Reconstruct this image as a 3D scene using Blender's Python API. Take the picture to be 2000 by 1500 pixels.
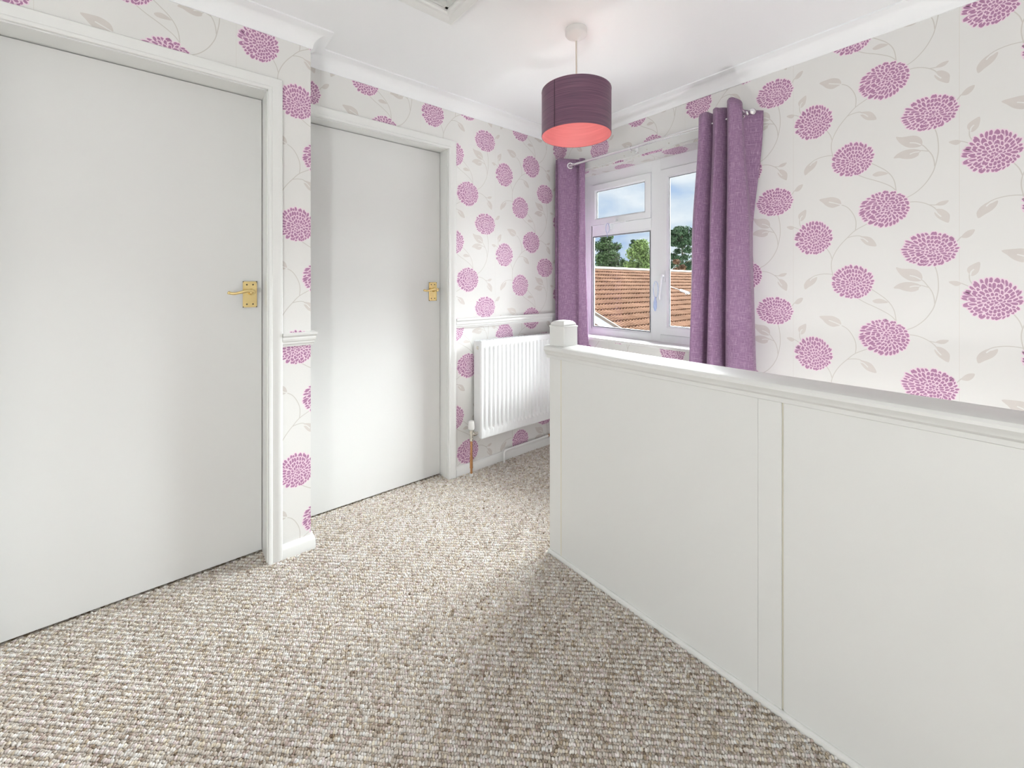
import bpy, bmesh, math, random
import numpy as np
from mathutils import Vector, Matrix

# ------------------------------------------------------------------ camera, world, sun, exposure
sc = bpy.context.scene
for o in list(bpy.data.objects):
    bpy.data.objects.remove(o)
C = sc.collection
FPX, HX, HY, EYE = 798.2, 1000.0, 555.5, 1.2          # focal length, principal point (2000x1500 frame), eye height
YAW = math.atan((1957 - HX) / FPX)
cam_d = bpy.data.cameras.new('camera')
cam_d.sensor_fit = 'HORIZONTAL'
cam_d.sensor_width = 36.0
cam_d.lens = FPX * 36.0 / 2000.0
cam_d.shift_y = -(750 - HY) / 2000.0
cam_d.clip_start = 0.02
cam_d.clip_end = 500
cam = bpy.data.objects.new('camera', cam_d)
cam.location = (0, 0, EYE)
cam.rotation_euler = (math.pi / 2, 0, YAW)
C.objects.link(cam)
sc.camera = cam

sc.view_settings.view_transform = 'Standard'
sc.view_settings.look = 'None'
sc.view_settings.gamma = 1.0
sc.view_settings.use_curve_mapping = False
sc.view_settings.exposure = 0.40
sc.render.film_transparent = False
try:
    sc.cycles.max_bounces = 8
    sc.cycles.diffuse_bounces = 4
    sc.cycles.transparent_max_bounces = 12
    sc.cycles.caustics_reflective = False
    sc.cycles.caustics_refractive = False
    sc.cycles.sample_clamp_indirect = 4.0
except Exception:
    pass

SKY_STRENGTH = 0.82
SUN_STRENGTH = 66.0
SUN_ANGLE = 80
PENDANT_W = 1.9
FILL_GLOBE_W = 53.0
FILL_STAIR_W = 42.0
FILL_TINT = (0.935, 0.968, 0.975)

world = bpy.data.worlds.new('sky_world')
sc.world = world
world.use_nodes = True
wn = world.node_tree
wn.nodes.clear()
def N(nt, t, **kw):
    n = nt.nodes.new(t)
    for k, v in kw.items():
        setattr(n, k, v)
    return n
w_out = N(wn, 'ShaderNodeOutputWorld')
w_bg = N(wn, 'ShaderNodeBackground')
w_bg.inputs['Strength'].default_value = SKY_STRENGTH
w_tc = N(wn, 'ShaderNodeTexCoord')
w_map = N(wn, 'ShaderNodeMapping')
w_map.inputs['Scale'].default_value = (1.0, 1.0, 2.6)
w_map.inputs['Location'].default_value = (0.35, 0.1, 0.2)
w_no = N(wn, 'ShaderNodeTexNoise')
w_no.inputs['Scale'].default_value = 5.2
w_no.inputs['Detail'].default_value = 7.0
w_no.inputs['Roughness'].default_value = 0.52
w_no.inputs['Distortion'].default_value = 0.25
w_cr = N(wn, 'ShaderNodeValToRGB')
w_cr.color_ramp.elements[0].position = 0.36
w_cr.color_ramp.elements[0].color = (0.44, 0.58, 0.82, 1)
w_cr.color_ramp.elements[1].position = 0.62
w_cr.color_ramp.elements[1].color = (0.86, 0.90, 0.95, 1)
e = w_cr.color_ramp.elements.new(0.47)
e.color = (0.63, 0.73, 0.86, 1)
wn.links.new(w_tc.outputs['Generated'], w_map.inputs['Vector'])
wn.links.new(w_map.outputs['Vector'], w_no.inputs['Vector'])
wn.links.new(w_no.outputs['Fac'], w_cr.inputs['Fac'])
wn.links.new(w_cr.outputs['Color'], w_bg.inputs['Color'])
wn.links.new(w_bg.outputs['Background'], w_out.inputs['Surface'])

sun_d = bpy.data.lights.new('hazy_sun', 'SUN')
sun_d.energy = SUN_STRENGTH
sun_d.angle = math.radians(SUN_ANGLE)
sun_d.color = (0.93, 0.965, 0.985)
sun = bpy.data.objects.new('hazy_sun', sun_d)
# light travels towards -Y and down
sun.rotation_euler = Vector((0.13, -1.0, -0.95)).to_track_quat('-Z', 'Y').to_euler()
sun.location = (0, 8, 8)
C.objects.link(sun)

# ------------------------------------------------------------------ pixel helpers
FW = np.array([-math.sin(YAW), math.cos(YAW)])
RT = np.array([math.cos(YAW), math.sin(YAW)])
def ray(px, py):
    u = (px - HX) / FPX
    d = FW + u * RT
    return np.array([d[0], d[1], -(py - HY) / FPX])
def onY(px, py, Y):
    d = ray(px, py); t = Y / d[1]
    return np.array([0, 0, EYE]) + t * d
def at_depth(px, py, dep):
    return np.array([0, 0, EYE]) + dep * ray(px, py)
def proj(p):
    q = np.array([p[0], p[1], p[2] - EYE])
    dep = q[0] * FW[0] + q[1] * FW[1]; lat = q[0] * RT[0] + q[1] * RT[1]
    return HX + FPX * lat / dep, HY - FPX * q[2] / dep, dep

# ------------------------------------------------------------------ materials
def new_mat(name):
    m = bpy.data.materials.new(name); m.use_nodes = True
    nt = m.node_tree; nt.nodes.clear()
    out = N(nt, 'ShaderNodeOutputMaterial')
    b = N(nt, 'ShaderNodeBsdfPrincipled')
    nt.links.new(b.outputs['BSDF'], out.inputs['Surface'])
    return m, nt, b
def mat(name, col, rough=0.5, metal=0.0, var=0.03, nscale=12.0, bump=0.0, bscale=200.0, coat=0.0, spec=0.5):
    m, nt, b = new_mat(name)
    tc = N(nt, 'ShaderNodeTexCoord')
    no = N(nt, 'ShaderNodeTexNoise'); no.inputs['Scale'].default_value = nscale; no.inputs['Detail'].default_value = 4
    mx = N(nt, 'ShaderNodeMix', data_type='RGBA')
    c = np.array(col)
    mx.inputs['A'].default_value = (*np.clip(c * (1 - var), 0, 1), 1)
    mx.inputs['B'].default_value = (*np.clip(c * (1 + var), 0, 1), 1)
    nt.links.new(tc.outputs['Object'], no.inputs['Vector'])
    nt.links.new(no.outputs['Fac'], mx.inputs['Factor'])
    nt.links.new(mx.outputs['Result'], b.inputs['Base Color'])
    b.inputs['Roughness'].default_value = rough
    b.inputs['Metallic'].default_value = metal
    b.inputs['Specular IOR Level'].default_value = spec
    b.inputs['Coat Weight'].default_value = coat
    if bump > 0:
        n2 = N(nt, 'ShaderNodeTexNoise'); n2.inputs['Scale'].default_value = bscale; n2.inputs['Detail'].default_value = 3
        bp = N(nt, 'ShaderNodeBump'); bp.inputs['Strength'].default_value = bump; bp.inputs['Distance'].default_value = 0.002
        nt.links.new(tc.outputs['Object'], n2.inputs['Vector'])
        nt.links.new(n2.outputs['Fac'], bp.inputs['Height'])
        nt.links.new(bp.outputs['Normal'], b.inputs['Normal'])
    return m

M = {}
M['paper'] = mat('wallpaper_ground', (0.79, 0.778, 0.755), 0.62, var=0.012, nscale=3, bump=0.12, bscale=420)
M['petal'] = mat('wallpaper_petal', (0.385, 0.18, 0.315), 0.5, var=0.06, nscale=9)
M['outline'] = mat('wallpaper_petal_edge', (0.84, 0.66, 0.75), 0.55, var=0.03)
M['leaf_print'] = mat('wallpaper_leaf', (0.655, 0.61, 0.575), 0.5, var=0.05, nscale=30)
M['stem_print'] = mat('wallpaper_stem', (0.62, 0.59, 0.55), 0.5, var=0.03)
M['seam'] = mat('wallpaper_seam', (0.72, 0.69, 0.65), 0.6, var=0.02)
M['ceiling'] = mat('ceiling_paint', (0.945, 0.95, 0.955), 0.7, var=0.008, nscale=2, bump=0.08, bscale=160)
M['plaster'] = mat('plain_wall_paint', (0.86, 0.855, 0.84), 0.7, var=0.01, nscale=2)
M['gloss'] = mat('white_gloss_paint', (0.82, 0.82, 0.80), 0.28, var=0.012, nscale=5, bump=0.03, bscale=60)
M['cream'] = mat('cream_gloss_paint', (0.735, 0.735, 0.715), 0.38, var=0.015, nscale=4, bump=0.04, bscale=70)
M['groove'] = mat('yellowed_filler', (0.70, 0.66, 0.54), 0.5, var=0.05)
M['door'] = mat('door_paint', (0.745, 0.74, 0.725), 0.5, var=0.010, nscale=3, bump=0.03, bscale=45, spec=0.3)
M['upvc'] = mat('white_upvc', (0.90, 0.925, 0.93), 0.22, var=0.005)
M['brass'] = mat('polished_brass', (0.83, 0.66, 0.32), 0.16, metal=1.0, var=0.05, nscale=40)
M['dark'] = mat('dark_recess', (0.05, 0.04, 0.03), 0.6)
M['chrome'] = mat('chrome', (0.82, 0.82, 0.83), 0.12, metal=1.0, var=0.02)
M['steel'] = mat('nickel_fitting', (0.72, 0.70, 0.64), 0.25, metal=1.0, var=0.05, nscale=60)
M['copper'] = mat('old_copper', (0.46, 0.24, 0.11), 0.38, metal=0.75, var=0.18, nscale=60)
M['radiator'] = mat('radiator_enamel', (0.86, 0.87, 0.87), 0.25, var=0.005)
M['plastic'] = mat('white_plastic', (0.80, 0.79, 0.77), 0.35, var=0.01)
M['cord'] = mat('flex_cord', (0.66, 0.60, 0.52), 0.5, var=0.05)
M['rubber'] = mat('grey_gasket', (0.16, 0.165, 0.175), 0.6)
M['seam_dark'] = mat('shade_seam', (0.045, 0.018, 0.035), 0.6)
M['bark'] = mat('bark', (0.10, 0.075, 0.055), 0.9, var=0.3, nscale=6)
M['brick_far'] = mat('brown_brick', (0.13, 0.08, 0.06), 0.9, var=0.3, nscale=8, spec=0.05)
M['bounce_ground'] = mat('pale_bounce_ground', (0.66, 0.65, 0.63), 0.95, var=0.12, nscale=0.8)  # unseen ground, coloured pale to bounce sunlight up to the ceiling
M['fascia'] = mat('white_bargeboard', (0.42, 0.43, 0.45), 0.8, var=0.02, spec=0.05)
M['lead'] = mat('grey_mortar', (0.14, 0.118, 0.10), 0.95, var=0.25, nscale=5, spec=0.03)
M['black'] = mat('black_cable', (0.05, 0.045, 0.045), 0.6)
M['render'] = mat('outer_render', (0.6, 0.56, 0.5), 0.9, var=0.08, nscale=2)

def tile_mat():
    m, nt, b = new_mat('terracotta_tile')
    tc = N(nt, 'ShaderNodeTexCoord'); oi = N(nt, 'ShaderNodeObjectInfo')
    geo = N(nt, 'ShaderNodeNewGeometry')
    n1 = N(nt, 'ShaderNodeTexNoise'); n1.inputs['Scale'].default_value = 1.7; n1.inputs['Detail'].default_value = 6
    nt.links.new(geo.outputs['Position'], n1.inputs['Vector'])
    cr = N(nt, 'ShaderNodeValToRGB')
    cr.color_ramp.elements[0].position = 0.3; cr.color_ramp.elements[0].color = (0.115, 0.062, 0.038, 1)
    cr.color_ramp.elements[1].position = 0.72; cr.color_ramp.elements[1].color = (0.19, 0.108, 0.07, 1)
    nt.links.new(n1.outputs['Fac'], cr.inputs['Fac'])
    nt.links.new(cr.outputs['Color'], b.inputs['Base Color'])
    b.inputs['Roughness'].default_value = 0.9; b.inputs['Specular IOR Level'].default_value = 0.1
    return m
M['tile'] = tile_mat()

def glass_mat():
    m = bpy.data.materials.new('window_glass'); m.use_nodes = True
    nt = m.node_tree; nt.nodes.clear()
    out = N(nt, 'ShaderNodeOutputMaterial'); mix = N(nt, 'ShaderNodeMixShader')
    tr = N(nt, 'ShaderNodeBsdfTransparent'); gl = N(nt, 'ShaderNodeBsdfGlossy')
    gl.inputs['Roughness'].default_value = 0.02
    tr.inputs['Color'].default_value = (0.97, 0.985, 0.98, 1)
    fr = N(nt, 'ShaderNodeFresnel'); fr.inputs['IOR'].default_value = 1.25
    nt.links.new(fr.outputs['Fac'], mix.inputs['Fac'])
    nt.links.new(tr.outputs[0], mix.inputs[1]); nt.links.new(gl.outputs[0], mix.inputs[2])
    nt.links.new(mix.outputs[0], out.inputs['Surface'])
    return m
M['glass'] = glass_mat()
def clear_plastic():
    m = bpy.data.materials.new('clear_blue_plastic'); m.use_nodes = True
    nt = m.node_tree; nt.nodes.clear()
    out = N(nt, 'ShaderNodeOutputMaterial'); mix = N(nt, 'ShaderNodeMixShader')
    tr = N(nt, 'ShaderNodeBsdfTransparent'); tr.inputs['Color'].default_value = (0.80, 0.88, 1.0, 1)
    b = N(nt, 'ShaderNodeBsdfPrincipled'); b.inputs['Base Color'].default_value = (0.62, 0.72, 0.95, 1); b.inputs['Roughness'].default_value = 0.2
    mix.inputs['Fac'].default_value = 0.55
    nt.links.new(tr.outputs[0], mix.inputs[1]); nt.links.new(b.outputs[0], mix.inputs[2])
    nt.links.new(mix.outputs[0], out.inputs['Surface'])
    return m
M['clear'] = clear_plastic()

def fabric_mat():
    m, nt, b = new_mat('purple_slub_weave')
    uv = N(nt, 'ShaderNodeUVMap')
    def threads(sx, sy, seed):
        mp = N(nt, 'ShaderNodeMapping'); mp.inputs['Scale'].default_value = (sx, sy, 1); mp.inputs['Location'].default_value = (seed, seed * 2, 0)
        no = N(nt, 'ShaderNodeTexNoise'); no.inputs['Scale'].default_value = 1.0; no.inputs['Detail'].default_value = 3; no.inputs['Roughness'].default_value = 0.6
        nt.links.new(uv.outputs['UV'], mp.inputs['Vector']); nt.links.new(mp.outputs['Vector'], no.inputs['Vector'])
        return no.outputs['Fac']
    a = threads(480, 26, 1.3); c = threads(28, 480, 5.1)
    mx = N(nt, 'ShaderNodeMath', operation='MAXIMUM'); nt.links.new(a, mx.inputs[0]); nt.links.new(c, mx.inputs[1])
    cr = N(nt, 'ShaderNodeValToRGB')
    cr.color_ramp.elements[0].position = 0.47; cr.color_ramp.elements[0].color = (0.235, 0.125, 0.232, 1)
    cr.color_ramp.elements[1].position = 0.76; cr.color_ramp.elements[1].color = (0.66, 0.50, 0.62, 1)
    e = cr.color_ramp.elements.new(0.60); e.color = (0.345, 0.205, 0.33, 1)
    nt.links.new(mx.outputs[0], cr.inputs['Fac']); nt.links.new(cr.outputs['Color'], b.inputs['Base Color'])
    b.inputs['Roughness'].default_value = 0.75
    b.inputs['Sheen Weight'].default_value = 0.15
    bp = N(nt, 'ShaderNodeBump'); bp.inputs['Strength'].default_value = 0.35; bp.inputs['Distance'].default_value = 0.001
    nt.links.new(mx.outputs[0], bp.inputs['Height']); nt.links.new(bp.outputs['Normal'], b.inputs['Normal'])
    out = [n for n in nt.nodes if n.type == 'OUTPUT_MATERIAL'][0]
    tl = N(nt, 'ShaderNodeBsdfTranslucent'); ms = N(nt, 'ShaderNodeMixShader'); ms.inputs['Fac'].default_value = 0.12
    nt.links.new(cr.outputs['Color'], tl.inputs['Color'])
    nt.links.new(b.outputs['BSDF'], ms.inputs[1]); nt.links.new(tl.outputs['BSDF'], ms.inputs[2]); nt.links.new(ms.outputs[0], out.inputs['Surface'])
    return m
M['curtain'] = fabric_mat()

def shade_mat(name, c0, c1, sz, rough=0.6):
    m, nt, b = new_mat(name)
    tc = N(nt, 'ShaderNodeTexCoord'); mp = N(nt, 'ShaderNodeMapping'); mp.inputs['Scale'].default_value = (6, 6, sz)
    no = N(nt, 'ShaderNodeTexNoise'); no.inputs['Scale'].default_value = 1.0; no.inputs['Detail'].default_value = 4
    cr = N(nt, 'ShaderNodeValToRGB')
    cr.color_ramp.elements[0].position = 0.35; cr.color_ramp.elements[0].color = (*c0, 1)
    cr.color_ramp.elements[1].position = 0.68; cr.color_ramp.elements[1].color = (*c1, 1)
    nt.links.new(tc.outputs['Object'], mp.inputs['Vector']); nt.links.new(mp.outputs['Vector'], no.inputs['Vector'])
    nt.links.new(no.outputs['Fac'], cr.inputs['Fac']); nt.links.new(cr.outputs['Color'], b.inputs['Base Color'])
    b.inputs['Roughness'].default_value = rough
    return m
M['shade_out'] = shade_mat('plum_silk', (0.095, 0.042, 0.078), (0.175, 0.080, 0.125), 330, 0.45)
M['shade_in'] = shade_mat('salmon_lining', (0.52, 0.155, 0.17), (0.60, 0.19, 0.205), 200, 0.6)

def carpet_mat(name='fleck_loop_carpet', pile=True):
    m, nt, b = new_mat(name)
    geo = N(nt, 'ShaderNodeNewGeometry')
    n1 = N(nt, 'ShaderNodeTexNoise'); n1.inputs['Scale'].default_value = 420; n1.inputs['Detail'].default_value = 2
    nt.links.new(geo.outputs['Position'], n1.inputs['Vector'])
    if pile:
        at = N(nt, 'ShaderNodeAttribute'); at.attribute_name = 'tuft'; src = at.outputs['Fac']
        hu = N(nt, 'ShaderNodeAttribute'); hu.attribute_name = 'hue'; hsrc = hu.outputs['Fac']
    else:
        vo = N(nt, 'ShaderNodeTexVoronoi'); vo.inputs['Scale'].default_value = 120
        nt.links.new(geo.outputs['Position'], vo.inputs['Vector'])
        sp = N(nt, 'ShaderNodeSeparateColor'); nt.links.new(vo.outputs['Color'], sp.inputs['Color'])
        src = sp.outputs[0]; hsrc = sp.outputs[1]
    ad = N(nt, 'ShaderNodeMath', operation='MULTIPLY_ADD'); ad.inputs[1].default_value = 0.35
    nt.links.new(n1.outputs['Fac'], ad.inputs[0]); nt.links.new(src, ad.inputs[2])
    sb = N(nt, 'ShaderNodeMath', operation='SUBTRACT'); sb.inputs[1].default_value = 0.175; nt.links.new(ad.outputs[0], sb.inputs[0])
    cr = N(nt, 'ShaderNodeValToRGB'); els = cr.color_ramp.elements
    els[0].position = 0.12; els[0].color = (0.19, 0.142, 0.105, 1)
    els[1].position = 0.92; els[1].color = (0.79, 0.77, 0.75, 1)
    for p, c in ((0.30, (0.34, 0.285, 0.235)), (0.48, (0.49, 0.435, 0.385)), (0.66, (0.62, 0.58, 0.545))):
        q = els.new(p); q.color = (*c, 1)
    hr = N(nt, 'ShaderNodeValToRGB'); he = hr.color_ramp.elements; hr.color_ramp.interpolation = 'CONSTANT'
    he[0].position = 0.0; he[0].color = (1, 0.985, 0.95, 1)
    he[1].position = 0.86; he[1].color = (1.0, 0.93, 0.95, 1)
    q = he.new(0.55); q.color = (0.98, 1.0, 1.0, 1)
    q = he.new(0.74); q.color = (1.0, 0.95, 0.82, 1)
    mu = N(nt, 'ShaderNodeMix', data_type='RGBA', blend_type='MULTIPLY'); mu.inputs['Factor'].default_value = 1.0
    nt.links.new(sb.outputs[0], cr.inputs['Fac']); nt.links.new(hsrc, hr.inputs['Fac'])
    nt.links.new(cr.outputs['Color'], mu.inputs['A']); nt.links.new(hr.outputs['Color'], mu.inputs['B'])
    nt.links.new(mu.outputs['Result'], b.inputs['Base Color'])
    b.inputs['Roughness'].default_value = 0.95; b.inputs['Specular IOR Level'].default_value = 0.1
    bp = N(nt, 'ShaderNodeBump'); bp.inputs['Strength'].default_value = 0.5; bp.inputs['Distance'].default_value = 0.0015
    nt.links.new(n1.outputs['Fac'], bp.inputs['Height']); nt.links.new(bp.outputs['Normal'], b.inputs['Normal'])
    return m
M['carpet_flat'] = carpet_mat('fleck_carpet_backing', False)
M['carpet'] = carpet_mat()

LEAF_ALB = 0.44
def leaf_mat(name, c0, c1):
    m, nt, b = new_mat(name)
    geo = N(nt, 'ShaderNodeNewGeometry')
    no = N(nt, 'ShaderNodeTexNoise'); no.inputs['Scale'].default_value = 0.9; no.inputs['Detail'].default_value = 5
    nt.links.new(geo.outputs['Position'], no.inputs['Vector'])
    mx = N(nt, 'ShaderNodeMix', data_type='RGBA'); mx.inputs['A'].default_value = (*[v * LEAF_ALB for v in c0], 1); mx.inputs['B'].default_value = (*[v * LEAF_ALB for v in c1], 1)
    nt.links.new(no.outputs['Fac'], mx.inputs['Factor']); nt.links.new(mx.outputs['Result'], b.inputs['Base Color'])
    b.inputs['Roughness'].default_value = 0.9; b.inputs['Specular IOR Level'].default_value = 0.08
    return m

def emit_mat(name, col, s):
    m = bpy.data.materials.new(name); m.use_nodes = True
    nt = m.node_tree; nt.nodes.clear()
    out = N(nt, 'ShaderNodeOutputMaterial'); em = N(nt, 'ShaderNodeEmission')
    em.inputs['Color'].default_value = (*col, 1); em.inputs['Strength'].default_value = s
    nt.links.new(em.outputs[0], out.inputs['Surface'])
    return m

# ------------------------------------------------------------------ mesh helpers
class MB:
    def __init__(s): s.v = []; s.f = []; s.m = []
    def add(s, vs, fs, mi=0):
        k = len(s.v); s.v += [tuple(map(float, p)) for p in vs]
        for f in fs: s.f.append(tuple(k + i for i in f)); s.m.append(mi)
        return s
    def box(s, a, b, mi=0):
        (x0, y0, z0), (x1, y1, z1) = a, b
        return s.add([(x0,y0,z0),(x1,y0,z0),(x1,y1,z0),(x0,y1,z0),(x0,y0,z1),(x1,y0,z1),(x1,y1,z1),(x0,y1,z1)],
                     [(0,3,2,1),(4,5,6,7),(0,1,5,4),(1,2,6,5),(2,3,7,6),(3,0,4,7)], mi)
    def tube(s, pts, r, seg=10, mi=0, caps=True):
        P = [Vector(p) for p in pts]; n = len(P)
        rr = [float(q) for q in r] if isinstance(r, (list, tuple)) else [float(r)] * n
        up = None; k = len(s.v)
        for i in range(n):
            t = (P[min(i+1, n-1)] - P[max(i-1, 0)]).normalized()
            if up is None:
                up = Vector((0,0,1)) if abs(t.z) < 0.9 else Vector((1,0,0))
            a = t.cross(up).normalized(); b = a.cross(t).normalized(); up = b
            for j in range(seg):
                g = 2 * math.pi * j / seg
                s.v.append(tuple(P[i] + rr[i] * (math.cos(g) * a + math.sin(g) * b)))
        for i in range(n - 1):
            for j in range(seg):
                j2 = (j + 1) % seg
                s.f.append((k+i*seg+j, k+i*seg+j2, k+(i+1)*seg+j2, k+(i+1)*seg+j)); s.m.append(mi)
        if caps:
            s.f.append(tuple(k + j for j in range(seg))[::-1]); s.m.append(mi)
            s.f.append(tuple(k + (n-1)*seg + j for j in range(seg))); s.m.append(mi)
        return s
    def lathe(s, prof, origin=(0,0,0), axis=(0,0,1), seg=32, mi=0):
        ax = Vector(axis).normalized(); o = Vector(origin)
        t = Vector((1,0,0)) if abs(ax.x) < 0.9 else Vector((0,1,0))
        a = ax.cross(t).normalized(); b = ax.cross(a); k = len(s.v)
        for r, h in prof:
            for j in range(seg):
                g = 2 * math.pi * j / seg
                s.v.append(tuple(o + ax * h + r * (math.cos(g) * a + math.sin(g) * b)))
        for i in range(len(prof) - 1):
            for j in range(seg):
                j2 = (j + 1) % seg
                s.f.append((k+i*seg+j, k+i*seg+j2, k+(i+1)*seg+j2, k+(i+1)*seg+j)); s.m.append(mi)
        return s
    def sweep(s, path, nrm, prof, mi=0, caps=True):
        """profile (a = in-plane offset to the left of travel, b = along nrm) along a mitred polyline"""
        P = [Vector(p) for p in path]; n = Vector(nrm); m = len(P); k0 = len(s.v); q = len(prof)
        for i in range(m):
            d0 = (P[i] - P[i-1]).normalized() if i > 0 else None
            d1 = (P[i+1] - P[i]).normalized() if i < m - 1 else None
            l0 = n.cross(d0) if d0 is not None else n.cross(d1)
            l1 = n.cross(d1) if d1 is not None else l0
            mit = (l0 + l1); mit = mit / (1 + l0.dot(l1))
            for a, b in prof: s.v.append(tuple(P[i] + mit * a + n * b))
        for i in range(m - 1):
            for j in range(q):
                j2 = (j + 1) % q
                s.f.append((k0+i*q+j, k0+(i+1)*q+j, k0+(i+1)*q+j2, k0+i*q+j2)); s.m.append(mi)
        if caps:
            s.f.append(tuple(k0 + j for j in range(q))); s.m.append(mi)
            s.f.append(tuple(k0 + (m-1)*q + j for j in range(q))[::-1]); s.m.append(mi)
        return s
    def build(s, name, mats, parent=None, smooth=False, bevel=0.0, bseg=2, recalc=True, angle=40):
        me = bpy.data.meshes.new(name); me.from_pydata(s.v, [], s.f)
        for m in (mats if isinstance(mats, list) else [mats]): me.materials.append(m)
        if len(set(s.m)) > 1: me.polygons.foreach_set('material_index', s.m)
        if recalc or bevel > 0:
            bm = bmesh.new(); bm.from_mesh(me)
            if recalc: bmesh.ops.recalc_face_normals(bm, faces=bm.faces)
            if bevel > 0:
                es = [e for e in bm.edges if len(e.link_faces) == 2 and e.calc_face_angle(0) > 0.6]
                bmesh.ops.bevel(bm, geom=es, offset=bevel, segments=bseg, profile=0.5, affect='EDGES', clamp_overlap=True)
            bm.to_mesh(me); bm.free()
        if smooth:
            me.polygons.foreach_set('use_smooth', [True] * len(me.polygons))
            try: me.set_sharp_from_angle(angle=math.radians(angle))
            except Exception: pass
        me.update()
        o = bpy.data.objects.new(name, me); C.objects.link(o)
        if parent is not None: o.parent = parent
        return o
def tag(o, label=None, cat=None, group=None, kind=None):
    if label: o['label'] = label
    if cat: o['category'] = cat
    if group: o['group'] = group
    if kind: o['kind'] = kind
    return o
def struct(o, label, cat=None):
    return tag(o, label, cat, kind='structure')
def empty(name, loc, label=None, cat=None, group=None):
    o = bpy.data.objects.new(name, None); o.location = loc; o.empty_display_size = 0.1; C.objects.link(o)
    return tag(o, label, cat, group)
def put(o, root):
    """parent with the geometry kept in world coordinates"""
    o.parent = root
    o.matrix_parent_inverse = Matrix.Translation(root.location).inverted()
    return o
def catmull(pts, n=6, closed=False):
    P = [np.array(p, float) for p in pts]; m = len(P); out = []
    rng = range(m) if closed else range(m - 1)
    for i in rng:
        p1, p2 = P[i], P[(i + 1) % m]
        p0 = P[i - 1] if (closed or i > 0) else 2 * p1 - p2
        p3 = P[(i + 2) % m] if (closed or i + 2 < m) else 2 * p2 - p1
        for k in range(n):
            t = k / n
            out.append(0.5 * ((2*p1) + (-p0+p2)*t + (2*p0-5*p1+4*p2-p3)*t*t + (-p0+3*p1-3*p2+p3)*t**3))
    if not closed: out.append(P[-1])
    return out

# ------------------------------------------------------------------ room dimensions (metres)
ZC = 2.345                 # ceiling
X1, X2 = -2.02, -2.187     # near and set-back left wall faces
YJ = 0.489                 # jog between them
YW = 2.345                 # window wall face
XR, YB = 1.35, -1.95       # right and back walls (behind the camera)
WX0, WX1, WZ0, WZ1 = -2.085, -0.862, 0.80, 2.03     # window opening
D1 = (-0.485, 0.319)        # door openings along Y
D2 = (0.4895, 1.308)
DH = 2.034

# ------------------------------------------------------------------ wallpaper pattern
TW, TV = 0.5500, 0.5490    # repeat (half drop from length to length)
def wl(px, py):
    q = onY(px, py, YW); return np.array([q[0], q[2]])
B0 = np.array([-0.5756, 1.4204])
def c1(*ps): return [wl(1540 + x / 7.5, 380 + y / 7.5) - B0 for x, y in ps]
def c2(*ps): return [wl(1740 + x / 7.5, 380 + y / 7.5) - B0 for x, y in ps]
def c3(*ps): return [wl(1640 + x / 5.769, 560 + y / 5.769) - B0 for x, y in ps]
def c4(*ps): return [wl(1460 + x / 5.769, 330 + y / 5.769) - B0 for x, y in ps]
stems = [
    c1((1175,418),(980,525),(860,635),(760,740),(690,840),(640,950),(628,1060),(650,1190)),
    c1((545,770),(610,865),(640,950)),
    c1((980,525),(990,430),(975,340),(920,245),(850,180),(760,148),(640,120)),
    c1((860,635),(940,612),(1040,605),(1110,640),(1150,675)),
    c1((690,1180),(600,1165),(500,1165),(400,1185),(330,1222),(300,1260)),
    c1((188,485),(165,430),(165,360),(185,320)),
    c4((600,690),(530,660),(490,662)),
    c2((205,120),(330,105),(430,112),(520,135),(600,170),(660,215),(735,320)),
    c2((560,150),(650,152),(730,135)),
    c2((638,1035),(670,1120),(690,1220),(697,1330),(690,1430)) + c3((1075,190),(1040,270),(960,370),(850,450),(730,494)),
    c2((300,1190),(455,1250),(540,1340),(600,1420)) + c3((1062,120),(1071,190)),
    c2((290,1350),(380,1325),(450,1332),(560,1362)),
    c2((970,685),(1030,620),(1110,575)),
    c3((185,120),(290,180),(400,230),(500,280),(580,330),(635,385)),
    c3((345,20),(430,75),(520,140),(590,220),(625,310),(640,440)),
    c3((545,178),(490,165),(440,163)),
]
leaves = [
    c1((452,75),(560,48),(650,38),(740,65),(772,120),(765,150),(710,175),(640,195),(560,170),(500,120)),
    c1((1060,612),(1180,620),(1250,670),(1290,755),(1180,750),(1110,715),(1052,648),(1075,650)),
    c1((330,1215),(270,1255),(235,1305),(228,1345),(245,1390),(300,1355),(370,1310),(412,1255),(418,1205),(360,1232)),
    c1((160,368),(142,330),(152,290),(200,250),(258,222),(256,300),(235,355),(190,390)),
    c4((440,655),(490,642),(528,656),(515,680),(485,686)),
    c2((660,215),(740,210),(810,240),(860,290),(862,350),(842,412),(760,385),(690,345),(645,295),(640,258),(690,262)),
    c2((650,152),(710,110),(780,90),(850,88),(800,142),(740,160),(690,160)),
    c2((75,1065),(160,1085),(330,1090),(420,1130),(460,1190),(455,1250),(400,1272),(280,1262),(180,1210),(110,1140)),
    c2((38,1370),(110,1310),(220,1282),(340,1290),(440,1330),(410,1365),(400,1398),(310,1425),(200,1410),(120,1382)),
    c2((1030,620),(1080,560),(1150,520),(1230,512),(1200,580),(1130,630),(1060,635)),
    c3((545,178),(490,145),(430,135),(370,158),(400,185),(470,188)),
]
veins = [  # ground-coloured midribs
    c1((780,152),(690,130),(590,108)), c1((1060,632),(1110,650),(1165,695)), c1((400,1195),(340,1235),(315,1262)),
    c1((172,380),(180,340),(205,310)), c2((648,245),(690,285),(738,325)), c2((440,1245),(360,1205),(275,1185)),
    c2((420,1342),(340,1340),(275,1355)),
]
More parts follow.
